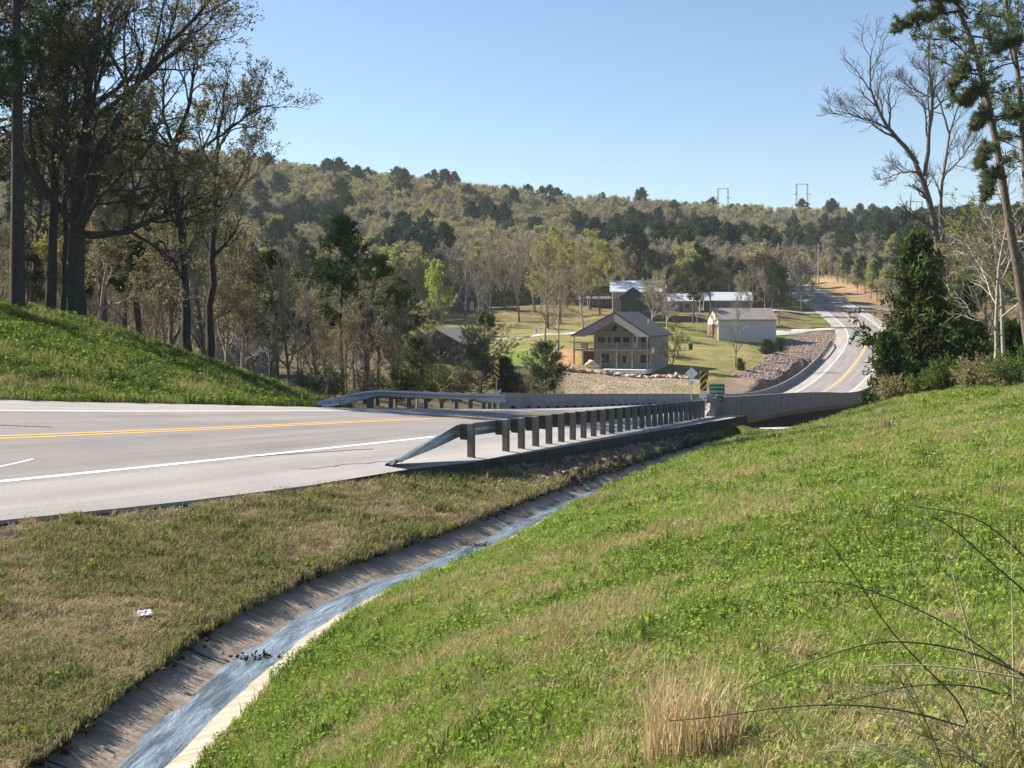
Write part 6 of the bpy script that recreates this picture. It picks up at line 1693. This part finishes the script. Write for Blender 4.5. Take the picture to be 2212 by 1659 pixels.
rubble('edge_gravel', [(a[0], a[1], z + .01, a[3]) for a, z in zip(A_, zz)], M['chips'], 'loose gravel and crumbled asphalt along the pavement edge', 'gravel', seed=10)
# clods, leaf litter and twigs hanging over the left lip of the ditch and caught at its joints
M['clod'] = mottled('dark_soil', (.03, .025, .02), (.075, .06, .045), 4, .95)
spots = []
for _ in range(2600):
    t_ = rr.uniform(1, DT[-1] - 2); w_ = float(ditch_w(t_)); c_ = fbm(np.array([t_ * .8]), np.array([0.]), 5)[0]
    q = ditch_pt(t_, (-.84 + abs(rr.gauss(0, .10)) * (.3 + 2.6 * max(0, c_ - .35))) * w_, 0); oo = rr.random()
    spots.append((q[0], q[1], q[2] + rr.uniform(.12, .24), rr.uniform(.012, .05)))
spots = [(x, y, z - .0, r) for x, y, z, r in spots]
rubble('soil_fringe', spots, M['clod'], 'dark soil and roots crumbling over the left lip of the ditch', 'soil', seed=12)

# leaves and twigs caught at the slab joints
for k, (u_, v_, lab) in enumerate(((259, 655, 'nearest'), (481, 548, 'middle'), (622, 482, 'farthest'))):
    d2 = (CX + F * DXs / DYs.clip(2) - u_) ** 2 + (YH - F * DHs / DYs.clip(2) - v_) ** 2; d2[DYs < 3] = 1e9; t_ = DT[d2.argmin()]
    geo = Geo(); rq = np.random.default_rng(60 + k); n_ = 90
    o_ = rq.uniform(-.5, .42, n_) * float(ditch_w(t_)); q = np.array([ditch_pt(t_ + rq.normal(0, .05) + .25 * x_, x_, -.01) for x_ in o_]); bb = q[0].copy()
    leaves(geo, q - bb + rq.normal(0, .012, q.shape), .07, rq, 0, .0, .5)
    S2 = polyline(q[:14] - bb, rand_dirs(14, rq) * np.array([1, 1, .2]), rq.uniform(.1, .35, 14), 4, rq, .1, 0); geo.tubes(S2, radii(np.full(14, .005), 4, .5), 4)
    r_ = obj('debris_drift', geo.mesh('debris_drift', [M['clod']])); r_.location = tuple(bb)
    tag(r_, lab + ' drift of dark leaves and twigs caught across the ditch', 'debris', 'debris drifts in the ditch')

# ------------------------------------------------------------------ foreground plants
def stalks(name, label, X, Y, n, rad, h0, h1, mat, seed, wid=.0035, bend=.16, group=None, cat='dry grass'):
    rng = np.random.default_rng(seed)
    geo = clump(seed, n, rad, h0, h1, wid, bend)
    r = empty(name, (X, Y, gz(X, Y))); tag(r, label, cat, group)
    obj('stalks', geo.mesh('stalks', [M[mat]]), None, r)
    g2 = clump(seed + 1, n // 3, rad * 1.15, h0 * .2, h0 * .7, wid, .9)
    obj('base_leaves', g2.mesh('base_leaves', [M[mat]]), None, r)
    return r
b = P3(695, 775, 5.2)
stalks('dry_grass_clump', 'large upright clump of straw-coloured dead grass in the foreground', b[0], 5.25, 760, .22, .06, .50, 'g_straw_bright', 71, .0026, .42)
for k, (p_, Y_, hh, lab) in enumerate(((563, 8.6, .34, 'single tuft of tall straw stalks in mid slope'), (383, 6.6, .22, 'straw tuft at the bottom edge left of centre'), (640, 9.6, .16, 'low straw tuft beyond the tall stalks'), (455, 5.9, .2, 'straw tuft near the bottom centre'), (610, 5.6, .22, 'short straw tuft left of the large clump'), (470, 9.5, .2, 'thin straw tuft left of the tall stalks'), (800, 6.6, .2, 'slanting straw tuft right of the large clump'), (885, 28, .6, 'far tuft of pale tall grass high on the slope'))):
    X_ = (p_ - CX) * Y_ / F
    stalks('straw_tuft', lab, X_, Y_, 60 if k == 0 else 90, .07 if k in (0, 6) else .13, hh * .4, hh, 'g_straw', 80 + k, .003 if k < 7 else .008, .35, 'straw tufts on the slope')
M['stem_dark'] = mottled('dark_weed_stem', (.06, .075, .03), (.10, .11, .05), 8, .8)
M['stem_pale'] = mottled('pale_weed_stem', (.36, .33, .18), (.48, .43, .26), 8, .8)
rootp = P3(985, 705, 4.6)
wp_ = empty('arching_weeds', (rootp[0], rootp[1], gz(rootp[0], rootp[1]))); tag(wp_, 'long arching weed stems leaning in from the lower right corner', 'weeds')
arcs = [([(2240, 1470), (2093, 1404), (1940, 1381), (1845, 1393), (1730, 1439), (1597, 1492)], 4.3, 1, .0048), ([(2090, 1560), (2074, 1511), (2017, 1461), (1921, 1362), (1864, 1271), (1826, 1213), (1784, 1164)], 4.5, 1, .0045), ([(2240, 1300), (2131, 1206), (2055, 1137), (2017, 1118)], 4.2, 1, .0045),
        ([(2240, 1230), (2184, 1175), (2131, 1130), (2074, 1107), (1978, 1095)], 4.4, 1, .004), ([(2240, 1480), (2150, 1420), (2036, 1339), (1902, 1282), (1807, 1252), (1723, 1259)], 4.6, 1, .0042), ([(2080, 1570), (1978, 1538), (1864, 1522), (1750, 1522), (1635, 1534), (1521, 1553), (1444, 1557)], 4.4, 1, .0045),
        ([(2160, 1500), (2123, 1484), (2036, 1477), (1940, 1484), (1864, 1507), (1807, 1515)], 4.2, 1, .004), ([(2120, 1480), (2100, 1385), (2081, 1324), (2055, 1225), (2024, 1156), (1994, 1122)], 4.7, 0, .005), ([(2230, 1470), (2169, 1458), (2093, 1446), (1978, 1435), (1870, 1440)], 4.1, 0, .004),
        ([(2190, 1520), (2188, 1385), (2186, 1250), (2184, 1156)], 4.5, 0, .004), ([(2130, 1600), (2105, 1480), (2085, 1390), (2060, 1280)], 4.3, 0, .0035), ([(1720, 1600), (1690, 1560), (1655, 1510), (1635, 1485)], 4.8, 0, .004), ([(1735, 1600), (1715, 1560), (1690, 1520), (1680, 1500)], 4.8, 0, .004), ([(1960, 1500), (1930, 1440), (1925, 1380)], 4.8, 0, .003), ([(2180, 1420), (2130, 1330), (2110, 1280)], 4.4, 0, .003), ([(2000, 1580), (1960, 1500), (1935, 1450)], 4.4, 0, .003)]
for pts, Y_, dk, r in arcs:
    P_ = []
    for k, (a, b) in enumerate(pts):
        q = P3(a * DK, b * DK, Y_ - .25 * k / len(pts)); P_.append((q[0] - wp_.location.x, q[1] - wp_.location.y, q[2] - wp_.location.z))
    P_ = np.array(P_); tq = np.concatenate([[0], np.cumsum(np.linalg.norm(np.diff(P_, axis=0), axis=1))]); tt_ = np.linspace(0, tq[-1], 16); P2 = np.stack([np.interp(tt_, tq, P_[:, k]) for k in range(3)], -1)
    for _ in range(2): P2[1:-1] = (P2[:-2] + 2 * P2[1:-1] + P2[2:]) / 4
    gq = Geo(); Rq = np.linspace(r * .95, r * .42, 16)[None]; gq.tubes(P2[None], Rq, 5)
    rngq = np.random.default_rng(int(pts[0][0] + pts[-1][1]))
    pos, d, L, rc = spawn(P2[None], Rq, np.array([.5]), 12, rngq, .45, .5, .22, .6); B2 = polyline(pos, d, L, 4, rngq, .08, .0); gq.tubes(B2, radii(np.full(len(B2), r * .22), 4, .4), 3)
    obj('stem', gq.mesh('stem', [M['stem_dark'] if dk else M['stem_pale']], True), None, wp_)
# many finer stems of the same tangle
rq = np.random.default_rng(44)
for k in range(70):
    a0 = rq.uniform(930, 1060); b0 = rq.uniform(650, 775); Y_ = rq.uniform(3.9, 4.9); ln = rq.uniform(.35, .95); dr_ = rq.uniform(-1.0, -.1) if k % 3 else rq.uniform(-.4, .3)
    q0 = P3(a0, b0, Y_); q0[2] = gz(q0[0], q0[1])
    P2 = []; 
    for t_ in np.linspace(0, 1, 12):
        P2.append((q0[0] + dr_ * ln * t_ ** 1.4 * .9 - wp_.location.x, q0[1] + rq.uniform(-.004, .004) - .15 * t_ - wp_.location.y, q0[2] + ln * (t_ * .62 - .34 * abs(dr_) * t_ ** 2.4) - wp_.location.z))
    P2 = np.array(P2); r = rq.uniform(.0016, .0030); gq = Geo(); Rq = np.linspace(r, r * .45, 12)[None]; gq.tubes(P2[None], Rq, 4)
    pos, d, L, rc = spawn(P2[None], Rq, np.array([ln]), 7, rq, .5, .45, .16, .6); B2 = polyline(pos, d, L, 3, rq, .08, .0); gq.tubes(B2, radii(np.full(len(B2), r * .5), 3, .5), 3)
    obj('stem', gq.mesh('stem', [M['stem_pale'] if k % 4 else M['stem_dark']], True), None, wp_)
# tangle of dead weeds in the corner
for k in range(9):
    p_ = 860 + 19 * k + random.uniform(-8, 8); Y_ = random.uniform(3.9, 4.9); X_ = (p_ - CX) * Y_ / F
    stalks('dead_weed', ORD[k] + ' dead tan weed tangle from the left along the lower right corner', X_, Y_, 70, .16, .06, .2, 'g_thatch', 200 + k, .0022, 1.0, 'dead weeds in the lower right corner', 'weeds')
# litter
M['plastic'] = mottled('white_plastic', (.7, .72, .74), (.82, .83, .84), 3, .4)
p_ = P3(157, 624, 15.5); X_, Y_ = p_[0], 14.9
rngq = np.random.default_rng(3)
import bmesh as _bm
bm = _bm.new(); _bm.ops.create_grid(bm, x_segments=9, y_segments=6, size=.5)
for v in bm.verts: v.co = Vector((v.co.x * .22, v.co.y * .15, .01 + .06 * vnoise(np.array([v.co.x * 7]), np.array([v.co.y * 7]), 4)[0]))
me = bpy.data.meshes.new('plastic_scrap'); bm.to_mesh(me); bm.free()
so_ = obj('plastic_scrap', me, M['plastic']); so_.location = (X_, Y_, gz(X_, Y_) + .03); so_.rotation_euler = (.15, -.1, .4)
md = so_.modifiers.new('thick', 'SOLIDIFY'); md.thickness = .004
tag(so_, 'crumpled white plastic scrap lying in the dull verge grass', 'litter')

# ------------------------------------------------------------------ haze
M['haze'] = bpy.data.materials.new('haze'); M['haze'].use_nodes = True
nt = M['haze'].node_tree; nt.nodes.remove(nt.nodes['Principled BSDF'])
pv = nt.nodes.new('ShaderNodeVolumePrincipled'); pv.inputs['Color'].default_value = (.86, .91, 1.0, 1); pv.inputs['Density'].default_value = .00011; pv.inputs['Anisotropy'].default_value = .2
nt.links.new(pv.outputs[0], nt.nodes['Material Output'].inputs['Volume'])
zlo = float(GH.min()) - 1.0
hb = MB().box(-3400, 3400, -40, 2680, zlo, 135).build('haze', M['haze'])
tag(hb, 'thin pale air over the whole valley', 'haze', kind='stuff')
